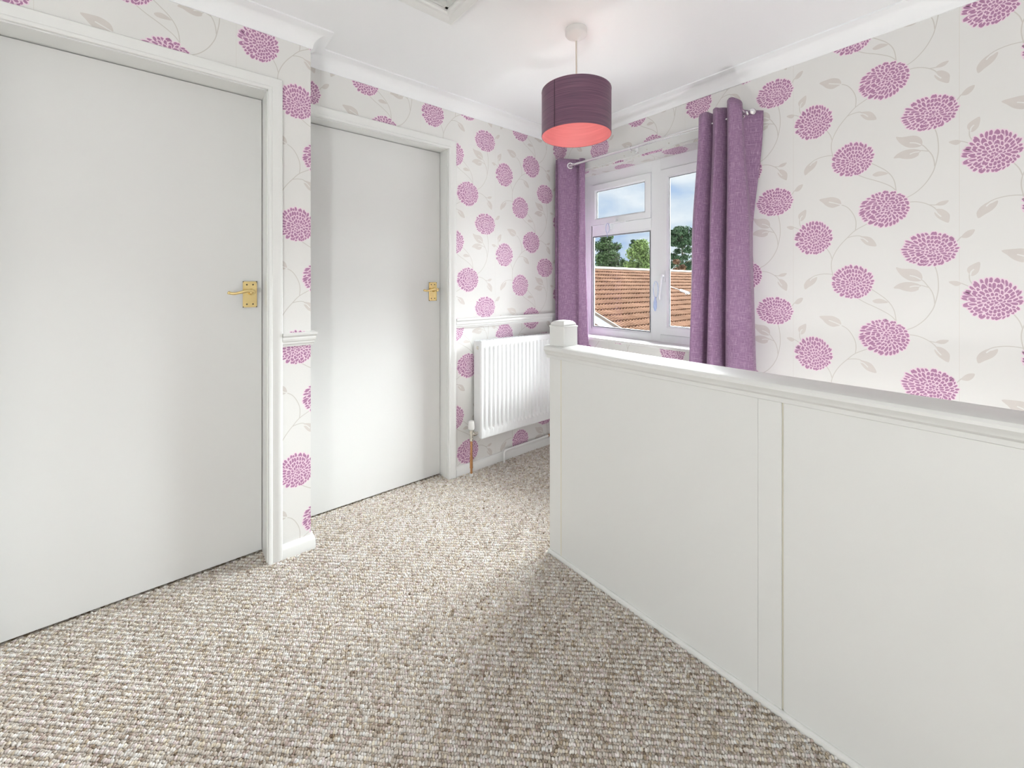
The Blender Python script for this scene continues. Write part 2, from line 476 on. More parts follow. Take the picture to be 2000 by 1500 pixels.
flowers = [((0.0, 0.0), c1((75,655),(638,655)), c1((355,410),(355,900)), 0.35),
           ((0.1445, -0.2090), c4((945,1275),(1432,1275)), c4((1190,1080),(1190,1468)), 0.2),
           ((0.2505, 0.1022), None, None, 1.9),
           ((0.3868, -0.0785), c2((125,800),(990,800)), c2((560,538),(560,1055)), 0.6)]

def ribbon(pts, w):
    """non-overlapping quads along a smooth curve"""
    q = catmull(pts, 5); q = [p for i, p in enumerate(q) if i == 0 or np.hypot(*(p - q[i-1])) > 2e-4]
    E_ = []
    for i in range(len(q)):
        d = q[min(i + 1, len(q) - 1)] - q[max(i - 1, 0)]; d = d / np.hypot(*d)
        n = np.array([-d[1], d[0]]) * w / 2; E_.append((q[i] - n, q[i] + n))
    return [np.array([E_[i][0], E_[i+1][0], E_[i+1][1], E_[i][1]]) for i in range(len(q) - 1)]
def flower_polys(rx, ry, seed, rot):
    rnd = random.Random(seed); out = []
    rings = [(.54, 1.0, 37), (.35, .79, 29), (.19, .59, 21), (.08, .40, 14), (.0, .235, 8), (.0, .11, 3)]
    off = np.array([0.16 * math.cos(rot - 1.2), 0.16 * math.sin(rot - 1.2)])
    S = np.array([0.0, 0.22, 0.45, 0.68, 0.86, 0.96, 1.0]); Wd = np.array([0.10, 0.36, 0.66, 0.95, 0.95, 0.58, 0.0])
    for k, (ra, rb, n) in enumerate(rings):
        ph = rnd.random() * 6.28
        for i in range(n):
            if k == 0: rbb = rb + rnd.uniform(-0.07, 0.01)
            else: rbb = rb + rnd.uniform(-0.045, 0.03)
            th = ph + (i + rnd.uniform(-0.10, 0.10)) / n * 6.2832
            hw = 0.42 * 6.2832 / n * (ra * 0.3 + rbb * 0.7) * rnd.uniform(0.86, 1.04)
            bend = rnd.uniform(-0.16, 0.16) + 0.14 * math.sin(2 * th + rot)
            def outline(grow):
                L, Rr = [], []
                for s_, w_ in zip(S, Wd):
                    r_ = ra + (rbb - ra) * s_ + (grow * 1.3 if s_ > 0.9 else 0)
                    t_ = th + bend * (s_ - 0.5) * (rbb - ra) / max(rbb, 0.2) * 2.2
                    w2 = hw * w_ + (grow if s_ < 1 else 0)
                    er = np.array([math.cos(t_), math.sin(t_)]); et = np.array([-er[1], er[0]])
                    L.append(er * r_ + et * w2)
                    if s_ < 1: Rr.append(er * r_ - et * w2)
                P = np.array(L + Rr[::-1])
                r2 = np.clip((P ** 2).sum(1), 0, 1)[:, None]
                P = P + (1 - r2) * off
                return P * np.array([rx, ry])
            h = 0.00012 + 0.0001 * k + (i % 3) * 0.000012
            out.append((outline(0.031), 2, h)); out.append((outline(0.0), 1, h + 0.000045))
    return out
tile_polys = []
for k, s_ in enumerate(stems):
    tile_polys += [(p, 4, 0.00005 + 0.000004 * k) for p in ribbon(s_, 0.0032)]
for l_ in leaves:
    tile_polys.append((np.array(catmull(l_, 3, True)), 3, 0.00013))
for v_ in veins:
    tile_polys += [(p, 0, 0.00017) for p in ribbon(v_, 0.0042)]
for k, (cen, bx_, by_, rot) in enumerate(flowers):
    rx = 0.5 * abs(bx_[1][0] - bx_[0][0]) if bx_ is not None else 0.083
    ry = 0.5 * abs(by_[1][1] - by_[0][1]) if by_ is not None else 0.079
    for P, mi, h in flower_polys(rx, ry, 11 + k, rot):
        tile_polys.append((P + np.array(cen), mi, h + 0.0001))
tile_bb = [(P.min(0), P.max(0)) for P, _, _ in tile_polys]

def clip_rect(P, r):
    u0, u1, v0, v1 = r
    for ax, lim, sg in ((0, u0, 1), (0, u1, -1), (1, v0, 1), (1, v1, -1)):
        if len(P) == 0: return P
        d = sg * (P[:, ax] - lim)
        if (d >= 0).all(): continue
        if (d < 0).all(): return P[:0]
        out = []; n = len(P)
        for i in range(n):
            j = (i + 1) % n
            if d[i] >= 0: out.append(P[i])
            if (d[i] >= 0) != (d[j] >= 0): out.append(P[i] + (P[j] - P[i]) * d[i] / (d[i] - d[j]))
        P = np.array(out)
    return P
def print_wall(mb, rects, b0, to3d, seams=True):
    """add the printed pattern to a wall mesh: rects in (u0,u1,v0,v1), b0 = one rosette centre, to3d(u,v,h)"""
    for r in rects:
        u0, u1, v0, v1 = r
        k0 = int(math.floor((u0 - b0[0] - 0.6) / TW)); k1 = int(math.ceil((u1 - b0[0] + 0.2) / TW))
        for k in range(k0, k1 + 1):
            ou = b0[0] + k * TW; ov = b0[1] - k * TV / 2
            if seams:
                us = ou - 0.08
                if u0 < us < u1: 
                    q = np.array([[us - .0007, v0], [us + .0007, v0], [us + .0007, v1], [us - .0007, v1]])
                    mb.add([to3d(a, b, 0.00005) for a, b in q], [(0,1,2,3)], 5)
            j0 = int(math.floor((v0 - ov - 0.4) / TV)); j1 = int(math.ceil((v1 - ov + 0.55) / TV))
            for j in range(j0, j1 + 1):
                o = np.array([ou, ov + j * TV])
                for (P, mi, h), (lo, hi) in zip(tile_polys, tile_bb):
                    if lo[0] + o[0] > u1 or hi[0] + o[0] < u0 or lo[1] + o[1] > v1 or hi[1] + o[1] < v0: continue
                    Q = clip_rect(P + o, r)
                    if len(Q) > 2: mb.add([to3d(a, b, h) for a, b in Q], [tuple(range(len(Q)))], mi)
PAPER = [M['paper'], M['petal'], M['outline'], M['leaf_print'], M['stem_print'], M['seam']]

# ------------------------------------------------------------------ walls
def wall(name, boxes, label, prints, mats=PAPER):
    mb = MB()
    for a, b in boxes: mb.box(a, b)
    for rects, b0, f in prints: print_wall(mb, rects, b0, f)
    return struct(mb.build(name, mats, recalc=False), label, 'wall')
YO = 2.530   # outer face of the window wall
YM = 2.505  # inner leaf to here, brick beyond
wall('wall_window',
     [((-2.6, YW, -2.7), (WX0, YM, 2.9)), ((WX1, YW, -2.7), (1.6, YM, 2.9)),
      ((WX0, YW, -2.7), (WX1, YM, WZ0)), ((WX0, YW, WZ1), (WX1, YM, 2.9))],
     'floral purple and cream wallpapered wall holding the window',
     [([(X2, WX0, 0, 2.30), (WX1, XR, -0.6, 2.30), (WX0, WX1, 0, WZ0), (WX0, WX1, WZ1, 2.30)], B0, lambda u, v, h: (u, YW - h, v)),
      ([(WX0, WX1, YW, 2.475)], np.array([-1.30 , 2.40]), lambda u, v, h: (u, v, WZ1 - h))])
wall('wall_window_outer',
     [((-2.6, YM, -2.7), (WX0, YO, 2.9)), ((WX1, YM, -2.7), (1.6, YO, 2.9)),
      ((WX0, YM, -2.7), (WX1, YO, WZ0)), ((WX0, YM, WZ1), (WX1, YO, 2.9))],
     'brown brick outer leaf of the window wall', [], [M['brick_far']])
# near left wall with its own door opening and the short return
wall('wall_left_near',
     [((-2.33, YB, 0), (X1, D1[0], ZC)), ((-2.33, D1[1], 0), (X1, YJ, ZC)), ((-2.33, D1[0], DH), (X1, D1[1], ZC))],
     'near left wall with the large door, floral wallpaper around it',
     [([(YB, D1[0], 0, 2.30), (D1[1], YJ, 0, 2.30), (D1[0], D1[1], DH, 2.30)], np.array([0.2860, 2.2260]), lambda u, v, h: (X1 + h, u, v))])
wall('wall_left_far',
     [((-2.33, D2[1], 0), (X2, YW, ZC)), ((-2.33, D2[0], DH), (X2, D2[1], ZC))],
     'set-back left wall with the second door, floral wallpaper',
     [([(D2[1], YW, 0, 2.30), (D2[0], D2[1], DH, 2.30)], np.array([1.7560, 1.9515]), lambda u, v, h: (X2 + h, u, v))])
wall('wall_left_blocker', [((-2.5, YB - .1, -0.1), (-2.33, YW, 2.9))], 'added blank wall behind both doors, blocking light from outside', [], [M['plaster']])  # added backing, stops outside light leaking round the doors
wall('wall_right', [((XR, YB - .1, -2.7), (XR + .15, YW, 2.9))], 'plain wall closing the landing on the right', [], [M['plaster']])
wall('wall_back', [((-2.33, YB - .1, -0.1), (XR, YB, 2.9))], 'plain wall behind the viewpoint', [], [M['plaster']])

# ceiling with the loft hatch opening
HX0, HX1, HY0, HY1 = -1.479, -0.93, 0.33, 0.882
mb = MB()
for a, b in (((-2.33, YB, ZC), (HX0, YW, ZC + .12)), ((HX1, YB, ZC), (XR, YW, ZC + .12)),
             ((HX0, YB, ZC), (HX1, HY0, ZC + .12)), ((HX0, HY1, ZC), (HX1, YW, ZC + .12))):
    mb.box(a, b)
struct(mb.build('ceiling', M['ceiling'], recalc=False), 'smooth white painted ceiling', 'ceiling')

# coving
cp = [(0.0, -0.072), (0.006, -0.072), (0.008, -0.066)]
for i in range(1, 9):
    t = i / 9 * math.pi / 2
    cp.append((0.008 + 0.064 * (1 - math.cos(t)), -0.066 + 0.056 * math.sin(t)))
cp += [(0.074, -0.008), (0.080, -0.007), (0.080, 0.0), (0.0, 0.0)]
path = [(X1, YB), (X1, YJ), (X2, YJ), (X2, YW), (XR, YW), (XR, YB)]
mb = MB().sweep([(x, y, ZC) for x, y in path], (0, 0, 1), [(-a, b) for a, b in cp])
struct(mb.build('trim_1', M['ceiling'], smooth=True, angle=30), 'white plaster coving running round the ceiling edge', 'coving')

# ------------------------------------------------------------------ floor and carpet pile
SX0, SY0 = -1.225, 1.40     # stairwell hole
mb = MB()
for a, b in (((-2.33, YB, -0.2), (SX0, YW, 0)), ((SX0, YB, -0.2), (XR, SY0, 0))): mb.box(a, b)
floor = struct(mb.build('floor', M['carpet_flat'], recalc=False), 'beige flecked loop-pile carpet floor of the landing', 'floor')
def carpet():
    rng = np.random.default_rng(3)
    ax = math.radians(46); e1 = np.array([math.cos(ax), math.sin(ax)]); e2 = np.array([-e1[1], e1[0]])
    p1, p2 = 0.0072, 0.0088                      # loop pitch along and across the rows
    I, J = np.meshgrid(np.arange(-640, 641), np.arange(-540, 541))
    I = I.ravel(); J = J.ravel()
    base = (I + 0.5 * (J % 2))[:, None] * p1 * e1 + (J * p2)[:, None] * e2
    base = base + rng.normal(0, 0.0010, base.shape)
    x, y = base[:, 0], base[:, 1]
    dep = x * FW[0] + y * FW[1]; lat = x * RT[0] + y * RT[1]
    ok = (dep > 0.80) & (np.abs(lat) < 1.30 * dep + 0.10)
    ok &= (x > -2.26) & (y < YW - 0.012) & (y > -1.2)
    ok &= ~((x < X1 + 0.022) & (y < YJ + 0.02) & ~((y > D1[0]) & (y < D1[1]) & (x > -2.125)))
    ok &= ~((x < X2 + 0.02) & (y > YJ) & ~((y > D2[0]) & (y < D2[1]) & (x > -2.265)))
    ok &= ~((y > 1.292) & (x > -1.318))
    base = base[ok]; I = I[ok]; J = J[ok]; n = len(base)
    # one loop: low dome of two rings
    rings = [(1.0, -0.05), (0.72, 0.78)]; seg = 5
    tv = []
    for k, (r, z) in enumerate(rings):
        for j in range(seg):
            g = 6.2832 * (j + 0.5 * k) / seg; tv.append((r * math.cos(g), r * math.sin(g), z))
    tv.append((0, 0, 1.08)); tv = np.array(tv); nv = len(tv)
    tf = []
    for j in range(seg):
        j2 = (j + 1) % seg
        tf.append((j, j2, seg + j)); tf.append((j2, seg + j2, seg + j)); tf.append((seg + j, seg + j2, nv - 1))
    tf = np.array(tf)
    # woven structure: groups of 2 x 2 loops share a yarn shade, every other row stands lower
    cell = rng.normal(0, 1, (1400, 1400)); cs = cell[(I // 2) % 1400, (J // 2 + 700) % 1400]
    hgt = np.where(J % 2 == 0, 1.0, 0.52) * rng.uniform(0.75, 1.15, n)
    loc = np.repeat(tv[None], n, 0) * np.array([0.0043, 0.0054, 0.0062])
    loc[:, :, 2] *= hgt[:, None]
    loc[:, :, :2] *= rng.uniform(0.88, 1.12, (n, nv, 1))
    ang = ax + rng.normal(0, 0.5, n); ca, sa = np.cos(ang)[:, None], np.sin(ang)[:, None]
    X = base[:, 0:1] + loc[:, :, 0] * ca - loc[:, :, 1] * sa
    Y = base[:, 1:2] + loc[:, :, 0] * sa + loc[:, :, 1] * ca
    V = np.stack([X, Y, loc[:, :, 2] + 0.0006], 2).reshape(-1, 3)
    Fc = (tf[None] + (np.arange(n) * nv)[:, None, None]).reshape(-1, 3)
    me = bpy.data.meshes.new('carpet_pile')
    me.vertices.add(len(V)); me.vertices.foreach_set('co', V.ravel().astype(np.float32))
    me.loops.add(Fc.size); me.loops.foreach_set('vertex_index', Fc.ravel().astype(np.int32))
    me.polygons.add(len(Fc)); me.polygons.foreach_set('loop_start', (np.arange(len(Fc)) * 3).astype(np.int32))
    try: me.polygons.foreach_set('loop_total', np.full(len(Fc), 3, np.int32))
    except Exception: pass
    me.update(calc_edges=True)
    me.polygons.foreach_set('use_smooth', np.ones(len(Fc), bool))
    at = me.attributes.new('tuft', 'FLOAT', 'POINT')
    tone = (0.60 + 0.085 * cs + rng.normal(0, 0.11, n) + np.where(J % 2 == 0, 0.05, -0.12)).clip(0, 1)  # low rows coloured darker, painting in the shade between rows
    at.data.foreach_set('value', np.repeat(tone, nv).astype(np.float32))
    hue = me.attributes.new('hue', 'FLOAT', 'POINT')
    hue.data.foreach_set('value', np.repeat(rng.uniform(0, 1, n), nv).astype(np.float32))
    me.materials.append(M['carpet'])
    o = bpy.data.objects.new('carpet_pile', me); C.objects.link(o); o.parent = floor
    tag(o, 'beige and brown flecked carpet loops', kind='stuff')
carpet()

# stairwell behind the half wall
mb = MB()
for i in range(11):
    mb.box((SX0 + 0.02 + i * 0.225, SY0 + .03, -2.6), (SX0 + 0.02 + (i + 1) * 0.225, YW, -0.19 * (i + 1)))
struct(mb.build('floor_stairs', M['carpet_flat'], recalc=False), 'carpeted stair treads going down behind the half wall', 'stairs')

struct(MB().box((SX0, SY0 - .09, -2.6), (XR, SY0, -0.2)).build('wall_stairwell', M['plaster'], recalc=False), 'plain wall under the landing edge facing the stairs', 'wall')

# ------------------------------------------------------------------ skirting, dado, door frames
sk = [(0, 0), (0.017, 0), (0.017, 0.040), (0.014, 0.050), (0.008, 0.059), (0, 0.060)]
def skirt(name, path, label):
    mb = MB().sweep([(x, y, 0) for x, y in path], (0, 0, 1), [(-a, b) for a, b in sk])
    return struct(mb.build(name, M['gloss'], smooth=True, angle=30), label, 'skirting')
skirt('baseboard_left_near', [(X1, 0.372), (X1, YJ), (X1 - .06, YJ)], 'short white skirting board on the narrow wall strip between the doors')
skirt('baseboard_left_far', [(X2, 1.362), (X2, YW), (SX0, YW)], 'white skirting board under the radiator')
skirt('baseboard_left_rear', [(X1, YB), (X1, D1[0] - 0.056)], 'white skirting board on the near left wall before the large door')
da = [(0, -0.030), (0.007, -0.030), (0.009, -0.022), (0.013, -0.018), (0.013, -0.010), (0.017, -0.006), (0.019, 0.004), (0.016, 0.010),
      (0.018, 0.014), (0.024, 0.018), (0.025, 0.028), (0.022, 0.030), (0, 0.030)]
def dado(name, path, label):
    mb = MB().sweep([(x, y, 0.956) for x, y in path], (0, 0, 1), [(-a, b) for a, b in da])
    return struct(mb.build(name, M['gloss'], smooth=True, angle=25), label, 'dado rail')
dado('trim_2', [(X1, 0.373), (X1, YJ), (X1 - 0.045, YJ)], 'short piece of white dado rail on the narrow strip between the doors')
dado('trim_3', [(X2, 1.362), (X2, YW)], 'white dado rail above the radiator')

ar = [(0.0, 0.0), (0.0, 0.013), (0.004, 0.016), (0.012, 0.016), (0.016, 0.012), (0.022, 0.013), (0.034, 0.017), (0.044, 0.019), (0.051, 0.018), (0.054, 0.014), (0.054, 0.0)]
def door_set(idx, y0, y1, xw, xleaf, lab, hand_y, left_leg=True):
    # lining and architrave
    mb = MB()
    path = [(xw, y0, 0), (xw, y0, DH), (xw, y1, DH), (xw, y1, 0)]
    mb.sweep(path if left_leg else path[1:], (1, 0, 0), ar)
    mb.box((xleaf - .06, y0, 0), (xw, y0 + 0.004, DH)) if left_leg else None; mb.box((xleaf - .06, y1 - 0.004, 0), (xw, y1, DH)); mb.box((xleaf - .06, y0, DH - 0.004), (xw, y1, DH))
    # stop bead behind the leaf edge
    fr = struct(mb.build('trim_%d' % (idx + 3), M['gloss'], smooth=True, angle=25), 'white moulded architrave and lining round ' + lab, 'door frame')
    leaf = MB().box((xleaf - 0.040, y0 + (0.006 if left_leg else 0.0008), 0.009), (xleaf, y1 - 0.006, DH - 0.007)).build('door_%d' % idx, M['door'], bevel=0.0015)
    struct(leaf, lab, 'door')
    # lever handle on a long backplate
    zc = 1.156; h2, w2 = 0.0565, 0.0260
    mb = MB()
    x0 = xleaf
    mb.box((x0, hand_y - w2, zc - h2), (x0 + 0.004, hand_y + w2, zc + h2))
    mb.box((x0 + .004, hand_y - w2 + .005, zc - h2 + .005), (x0 + 0.006, hand_y + w2 - .005, zc + h2 - .005))
    nb = 20
    for (ya, za, yb, zb) in ((-w2, -h2, w2, -h2), (-w2, h2, w2, h2), (-w2, -h2, -w2, h2), (w2, -h2, w2, h2)):
        n_ = int(round(math.hypot(yb - ya, zb - za) / 0.0052))
        for i in range(n_ + 1):
            t = i / n_; yy = ya + (yb - ya) * t; zz = za + (zb - za) * t
            yy *= 0.955; zz *= 0.98
            mb.box((x0 + .003, hand_y + yy - .0018, zc + zz - .0018), (x0 + 0.0065, hand_y + yy + .0018, zc + zz + .0018))
    pl = mb.build('door_handle', M['brass'], leaf)
    pl['label'] = 'polished brass lever handle on a rope-edged backplate'
    zs = zc + 0.011; ys = hand_y + 0.004
    lv = MB()
    lv.lathe([(0.0, 0.004), (0.0135, 0.004), (0.0135, 0.010), (0.010, 0.014), (0.0085, 0.020), (0.0085, 0.042), (0.011, 0.046), (0.0115, 0.054), (0.008, 0.058), (0, 0.058)], (x0, ys, zs), (1, 0, 0), 18)
    pts = catmull([(x0 + .050, ys + 0.004, zs + .001), (x0 + .052, ys - 0.018, zs + .004), (x0 + .051, ys - 0.042, zs - .001), (x0 + .049, ys - 0.064, zs - .006), (x0 + .046, ys - 0.080, zs - .004), (x0 + .044, ys - 0.088, zs + .000)], 5)
    rr = list(np.interp(np.linspace(0, 1, len(pts)), [0, .15, .5, .8, .93, 1], [0.0085, 0.008, 0.0058, 0.0062, 0.0075, 0.0045]))
    lv.tube(pts, rr, 12)
    lv.build('lever', M['brass'], pl, smooth=True, angle=50)
    for sy in (-1, 1):
        for szz in (-1, 1):
            MB().lathe([(0, 0.0072), (0.0026, 0.0072), (0.0034, 0.006)], (x0, hand_y + sy * 0.0115, zc + szz * 0.043), (1, 0, 0), 12).build('screw', M['dark'], pl, recalc=False)
    return leaf
door_set(1, D1[0], D1[1], X1, -2.13, 'large flat white door nearest the viewer with a brass lever handle', 0.267)
door_set(2, D2[0], D2[1], X2, -2.27, 'flat white door further back beside the radiator with a brass lever handle', 1.249, False)

# ------------------------------------------------------------------ window
YF = 2.48
win = empty('window_1', ((WX0 + WX1) / 2, YF, WZ0)); struct(win, 'white plastic casement window with a small top vent and two larger panes', 'window')
def rect_frame(mb, x0, x1, z0, z1, w, ya, yb, ch=0.010):
    """moulded frame: face ring with a chamfer down to the inner edge"""
    prof = [(0, 0), (0, yb - ya), (w - ch, yb - ya), (w, yb - ya - ch * 0.9), (w, 0)]
    P = [(x0, yb, z0), (x1, yb, z0), (x1, yb, z1), (x0, yb, z1)]
    k0 = len(mb.v)
    for (sx, sz), (px_, _, pz_) in zip(((1, 1), (-1, 1), (-1, -1), (1, -1)), P):
        for a, b in prof: mb.v.append((px_ + sx * a, yb - b, pz_ + sz * a))
    q = len(prof)
    for i in range(4):
        for j in range(q):
            j2 = (j + 1) % q; i2 = (i + 1) % 4
            mb.f.append((k0+i*q+j, k0+i2*q+j, k0+i2*q+j2, k0+i*q+j2)); mb.m.append(0)
    return mb
mb = MB()
rect_frame(mb, WX0 + .0002, WX1 - .0002, 0.795, WZ1 - .0006, 0.083, YF, YF + .018)
o = put(mb.build('outer_frame', M['upvc']), win)
MX0, MX1 = -1.511, -1.439
o = put(MB().box((MX0, YF - .0012, 0.822), (MX1, YF + .017, 2.026)).build('mullion', M['upvc'], bevel=0.006), win)
o = put(MB().box((-2.024, YF, 1.573), (MX0, YF + .016, 1.649)).build('transom', M['upvc'], bevel=0.006), win)
def light(nm, x0, x1, z0, z1, w, proud, lab):
    s = put(rect_frame(MB(), x0, x1, z0, z1, w, YF - proud, YF + .0155).build(nm, M['upvc']), win)
    if lab: s['label'] = lab
    rect_frame(MB(), x0 + w - .004, x1 - w + .004, z0 + w - .004, z1 - w + .004, 0.007, YF + .0015, YF + .0145, .003).build('gasket', M['rubber'], s)
    MB().box((x0 + w, YF + .0055, z0 + w), (x1 - w, YF + .0095, z1 - w)).build('pane', M['glass'], s)
    return s
vent = light('top_vent', -2.019, MX0, 1.649, 1.950, 0.048, 0.012, 'small top-hung vent light')
case = light('casement', MX1, -0.930, 0.873, 1.949, 0.055, 0.012, 'tall opening casement on the right')
fixed = light('fixed_light', -2.022, MX0 + .004, 0.866, 1.576, 0.016, 0.0, None)
# casement handle
hb = MB()
hb.box((-1.424, YF - .022, 1.215), (-1.400, YF - .012, 1.290))
hb.lathe([(0, 0), (0.011, 0), (0.011, 0.022), (0, 0.022)], (-1.412, YF - .022, 1.255), (0, -1, 0), 14)
hp = catmull([(-1.412, YF - .040, 1.262), (-1.414, YF - .046, 1.235), (-1.418, YF - .046, 1.19), (-1.424, YF - .048, 1.13), (-1.426, YF - .044, 1.10)], 5)
hb.tube(hp, list(np.linspace(0.0095, 0.0065, len(hp))), 10)
hd = hb.build('window_handle', M['upvc'], case, smooth=True, angle=40)
# keys and clear plastic loop hanging from the handle
lp = [(-1.448 + 0.017 * math.cos(t), YF - .050, 1.165 + 0.055 * math.sin(t)) for t in np.linspace(0, 6.2832, 25)]
lp2 = [(-1.452, YF - .050, 1.118), (-1.4525, YF - .049, 1.085), (-1.4535, YF - .048, 1.050), (-1.454, YF - .047, 1.025)]
MB().tube(lp, 0.0022, 6, caps=False).tube(lp2, [0.003, 0.011, 0.012, 0.004], 8).build('plastic_loop', M['clear'], case, smooth=True)
# vent stay and hanging cord
st = MB().box((-1.86, YF - .030, 1.640), (-1.70, YF - .016, 1.652)).box((-1.80, YF - .034, 1.648), (-1.775, YF - .010, 1.672)).box((-1.835, YF - .03, 1.60), (-1.825, YF - .002, 1.652))
st.build('stay_bar', M['upvc'], vent, bevel=0.002)
cd = [(-1.845 + 0.016 * math.cos(t) , YF - .032, 1.610 + 0.036 * math.sin(t)) for t in np.linspace(-1.2, 4.3, 22)] + [(-1.848, YF - .03, 1.54)]
MB().tube(cd, 0.0022, 6).build('cord_loop', M['clear'], vent, smooth=True)
# sill board
sp = MB().box((WX0 - .025, YW - .034, 0.803), (WX1 + .025, YF + .01, 0.822))
put(sp.build('window_sill', M['gloss'], bevel=0.005, bseg=3), win)
# outer cill
put(MB().box((WX0, YF + .06, 0.79), (WX1, YO + .05, 0.815)).build('outer_cill', M['upvc'], bevel=0.004), win)

# ------------------------------------------------------------------ batten, curtain pole, curtains
bt = MB().box((-2.06, YW - .016, 2.043), (-0.80, YW - .0006, 2.100)).build('curtain_batten', M['cream'], bevel=0.003)
tag(bt, 'flat cream painted batten screwed to the wall above the window', 'batten')
for x in (-1.62, -1.565, -1.30, -1.45):
    MB().lathe([(0, 0.003), (0.003, 0.003), (0.004, 0.0)], (x, YW - .016, 2.07 + 0.01 * math.sin(x * 40)), (0, -1, 0), 10).build('screw', M['steel'], bt, recalc=False)
YP, ZP = 2.250, 2.070
pole = empty('curtain_pole', (-1.43, YP, ZP), 'thin chrome curtain pole with ball finial above the window', 'curtain pole')
put(MB().tube([(-2.045, YP, ZP), (-0.835, YP, ZP)], 0.0095, 16).build('rod', M['chrome'], smooth=True, angle=50), pole)
fin = [(0.0095, 0), (0.012, 0.001), (0.012, 0.006), (0.008, 0.009), (0.012, 0.014), (0.0165, 0.022), (0.0175, 0.029), (0.0145, 0.038), (0.007, 0.044), (0, 0.045)]
put(MB().lathe(fin, (-0.835, YP, ZP), (1, 0, 0), 20).build('finial', M['chrome'], smooth=True), pole)
put(MB().lathe([(0.0095, 0), (0.013, 0.001), (0.013, 0.010), (0, 0.011)], (-2.045, YP, ZP), (-1, 0, 0), 20).build('end_cap', M['chrome'], smooth=True), pole)
for x in (-1.52, -0.90, -1.99):
    b_ = MB().box((x - .010, YW - .020, 2.050), (x + .010, YW - .0162, 2.092)).tube([(x, YW - .018, ZP - .008), (x, YP + .012, ZP - .012), (x, YP, ZP - .0125)], 0.004, 8)
    b_.lathe([(0.0095, -0.006), (0.0125, -0.006), (0.0125, 0.006), (0.0095, 0.006)], (x, YP, ZP), (1, 0, 0), 18)
    put(b_.build('bracket', M['chrome'], smooth=True), pole)

def curtain(name, tops, mids, bots, z_top, z_bot, label, eyelets, topwave):
    """tops/mids/bots: control points (x, y) across the cloth at the heading, middle and hem"""
    T, Mi, Bo = (np.array(catmull(p, 10)) for p in (tops, mids, bots))
    n = len(T); rows = 34; V, UV = [], []
    sl = np.concatenate([[0], np.cumsum(np.hypot(*(Mi[1:] - Mi[:-1]).T))])
    rnd = random.Random(5)
    for r in range(rows + 1):
        t = r / rows
        if t < 0.5: P = T + (Mi - T) * (0.5 - 0.5 * math.cos(math.pi * t / 0.5))
        else: P = Mi + (Bo - Mi) * (t - 0.5) / 0.5
        for i in range(n):
            zt = z_top + topwave[min(i * len(topwave) // n, len(topwave) - 1)] if False else z_top + float(np.interp(i / (n - 1), np.linspace(0, 1, len(topwave)), topwave))
            z = zt + (z_bot - zt) * t
            w = 0.003 * math.sin(5 * t + i * 0.35)
            V.append((P[i][0] + w, P[i][1] + w * 0.6, z)); UV.append((sl[i], z))
    F = [(r*n+i, r*n+i+1, (r+1)*n+i+1, (r+1)*n+i) for r in range(rows) for i in range(n - 1)]
    me = bpy.data.meshes.new(name); me.from_pydata(V, [], F); me.materials.append(M['curtain'])
    uvl = me.uv_layers.new(name='UVMap')
    for li, l in enumerate(me.loops): uvl.data[li].uv = UV[l.vertex_index]
    me.polygons.foreach_set('use_smooth', [True] * len(me.polygons))
    o = bpy.data.objects.new(name, me); C.objects.link(o)
    md = o.modifiers.new('thickness', 'SOLIDIFY'); md.thickness = 0.003; md.offset = 0
    tag(o, label, 'curtain', 'eyelet curtains at the landing window')
    for (x, y, z, nx, ny) in eyelets:
        ax = Vector((nx, ny, 0)).normalized()
        prof = [(0.0155, -0.003), (0.0185, -0.0048), (0.0235, -0.0042), (0.026, 0.0), (0.0235, 0.0042), (0.0185, 0.0048), (0.0155, 0.003), (0.0145, 0), (0.0155, -0.003)]
        MB().lathe(prof, (x, y, z), ax, 24).build('eyelet', M['chrome'], o, smooth=True, recalc=False)
    return o
LT = [(-2.168, 2.305), (-2.160, 2.235), (-2.150, 2.300), (-2.138, 2.215), (-2.122, 2.290), (-2.108, 2.205), (-2.075, 2.196), (-2.030, 2.250), (-1.985, 2.305), (-1.955, 2.270), (-1.930, 2.300)]
LM = [(-2.172, 2.300), (-2.160, 2.230), (-2.147, 2.290), (-2.132, 2.205), (-2.115, 2.275), (-2.098, 2.190), (-2.060, 2.186), (-2.015, 2.215), (-1.970, 2.262), (-1.940, 2.235), (-1.912, 2.285)]
LB = [(-2.172, 2.290), (-2.160, 2.225), (-2.145, 2.280), (-2.128, 2.200), (-2.108, 2.265), (-2.088, 2.185), (-2.045, 2.180), (-1.995, 2.205), (-1.950, 2.250), (-1.915, 2.225), (-1.885, 2.280)]
curtain('curtain', LT, LM, LB, 2.118, 0.66, 'narrow bunched purple curtain hanging in the corner by the radiator',
        [(-2.030, YP, ZP, 0.77, -0.63)], [0.0, 0.008, 0.016, 0.012, 0.004, -0.004, -0.008])
RTp = [(-1.080, 2.305), (-1.062, 2.225), (-1.035, 2.195), (-1.008, 2.235), (-0.995, 2.290), (-0.985, 2.225), (-0.962, 2.192), (-0.938, 2.230), (-0.925, 2.285), (-0.912, 2.215), (-0.885, 2.182), (-0.847, 2.205), (-0.850, 2.272), (-0.785, 2.326)]
RM = [(-1.110, 2.300), (-1.098, 2.215), (-1.068, 2.172), (-1.036, 2.205), (-1.020, 2.275), (-1.002, 2.205), (-0.972, 2.172), (-0.945, 2.210), (-0.930, 2.270), (-0.912, 2.200), (-0.870, 2.166), (-0.805, 2.203), (-0.822, 2.285), (-0.835, 2.322)]
RB = [(-1.135, 2.300), (-1.118, 2.210), (-1.082, 2.165), (-1.048, 2.200), (-1.030, 2.265), (-1.010, 2.195), (-0.974, 2.162), (-0.943, 2.205), (-0.926, 2.262), (-0.905, 2.190), (-0.855, 2.156), (-0.780, 2.198), (-0.798, 2.280), (-0.812, 2.318)]
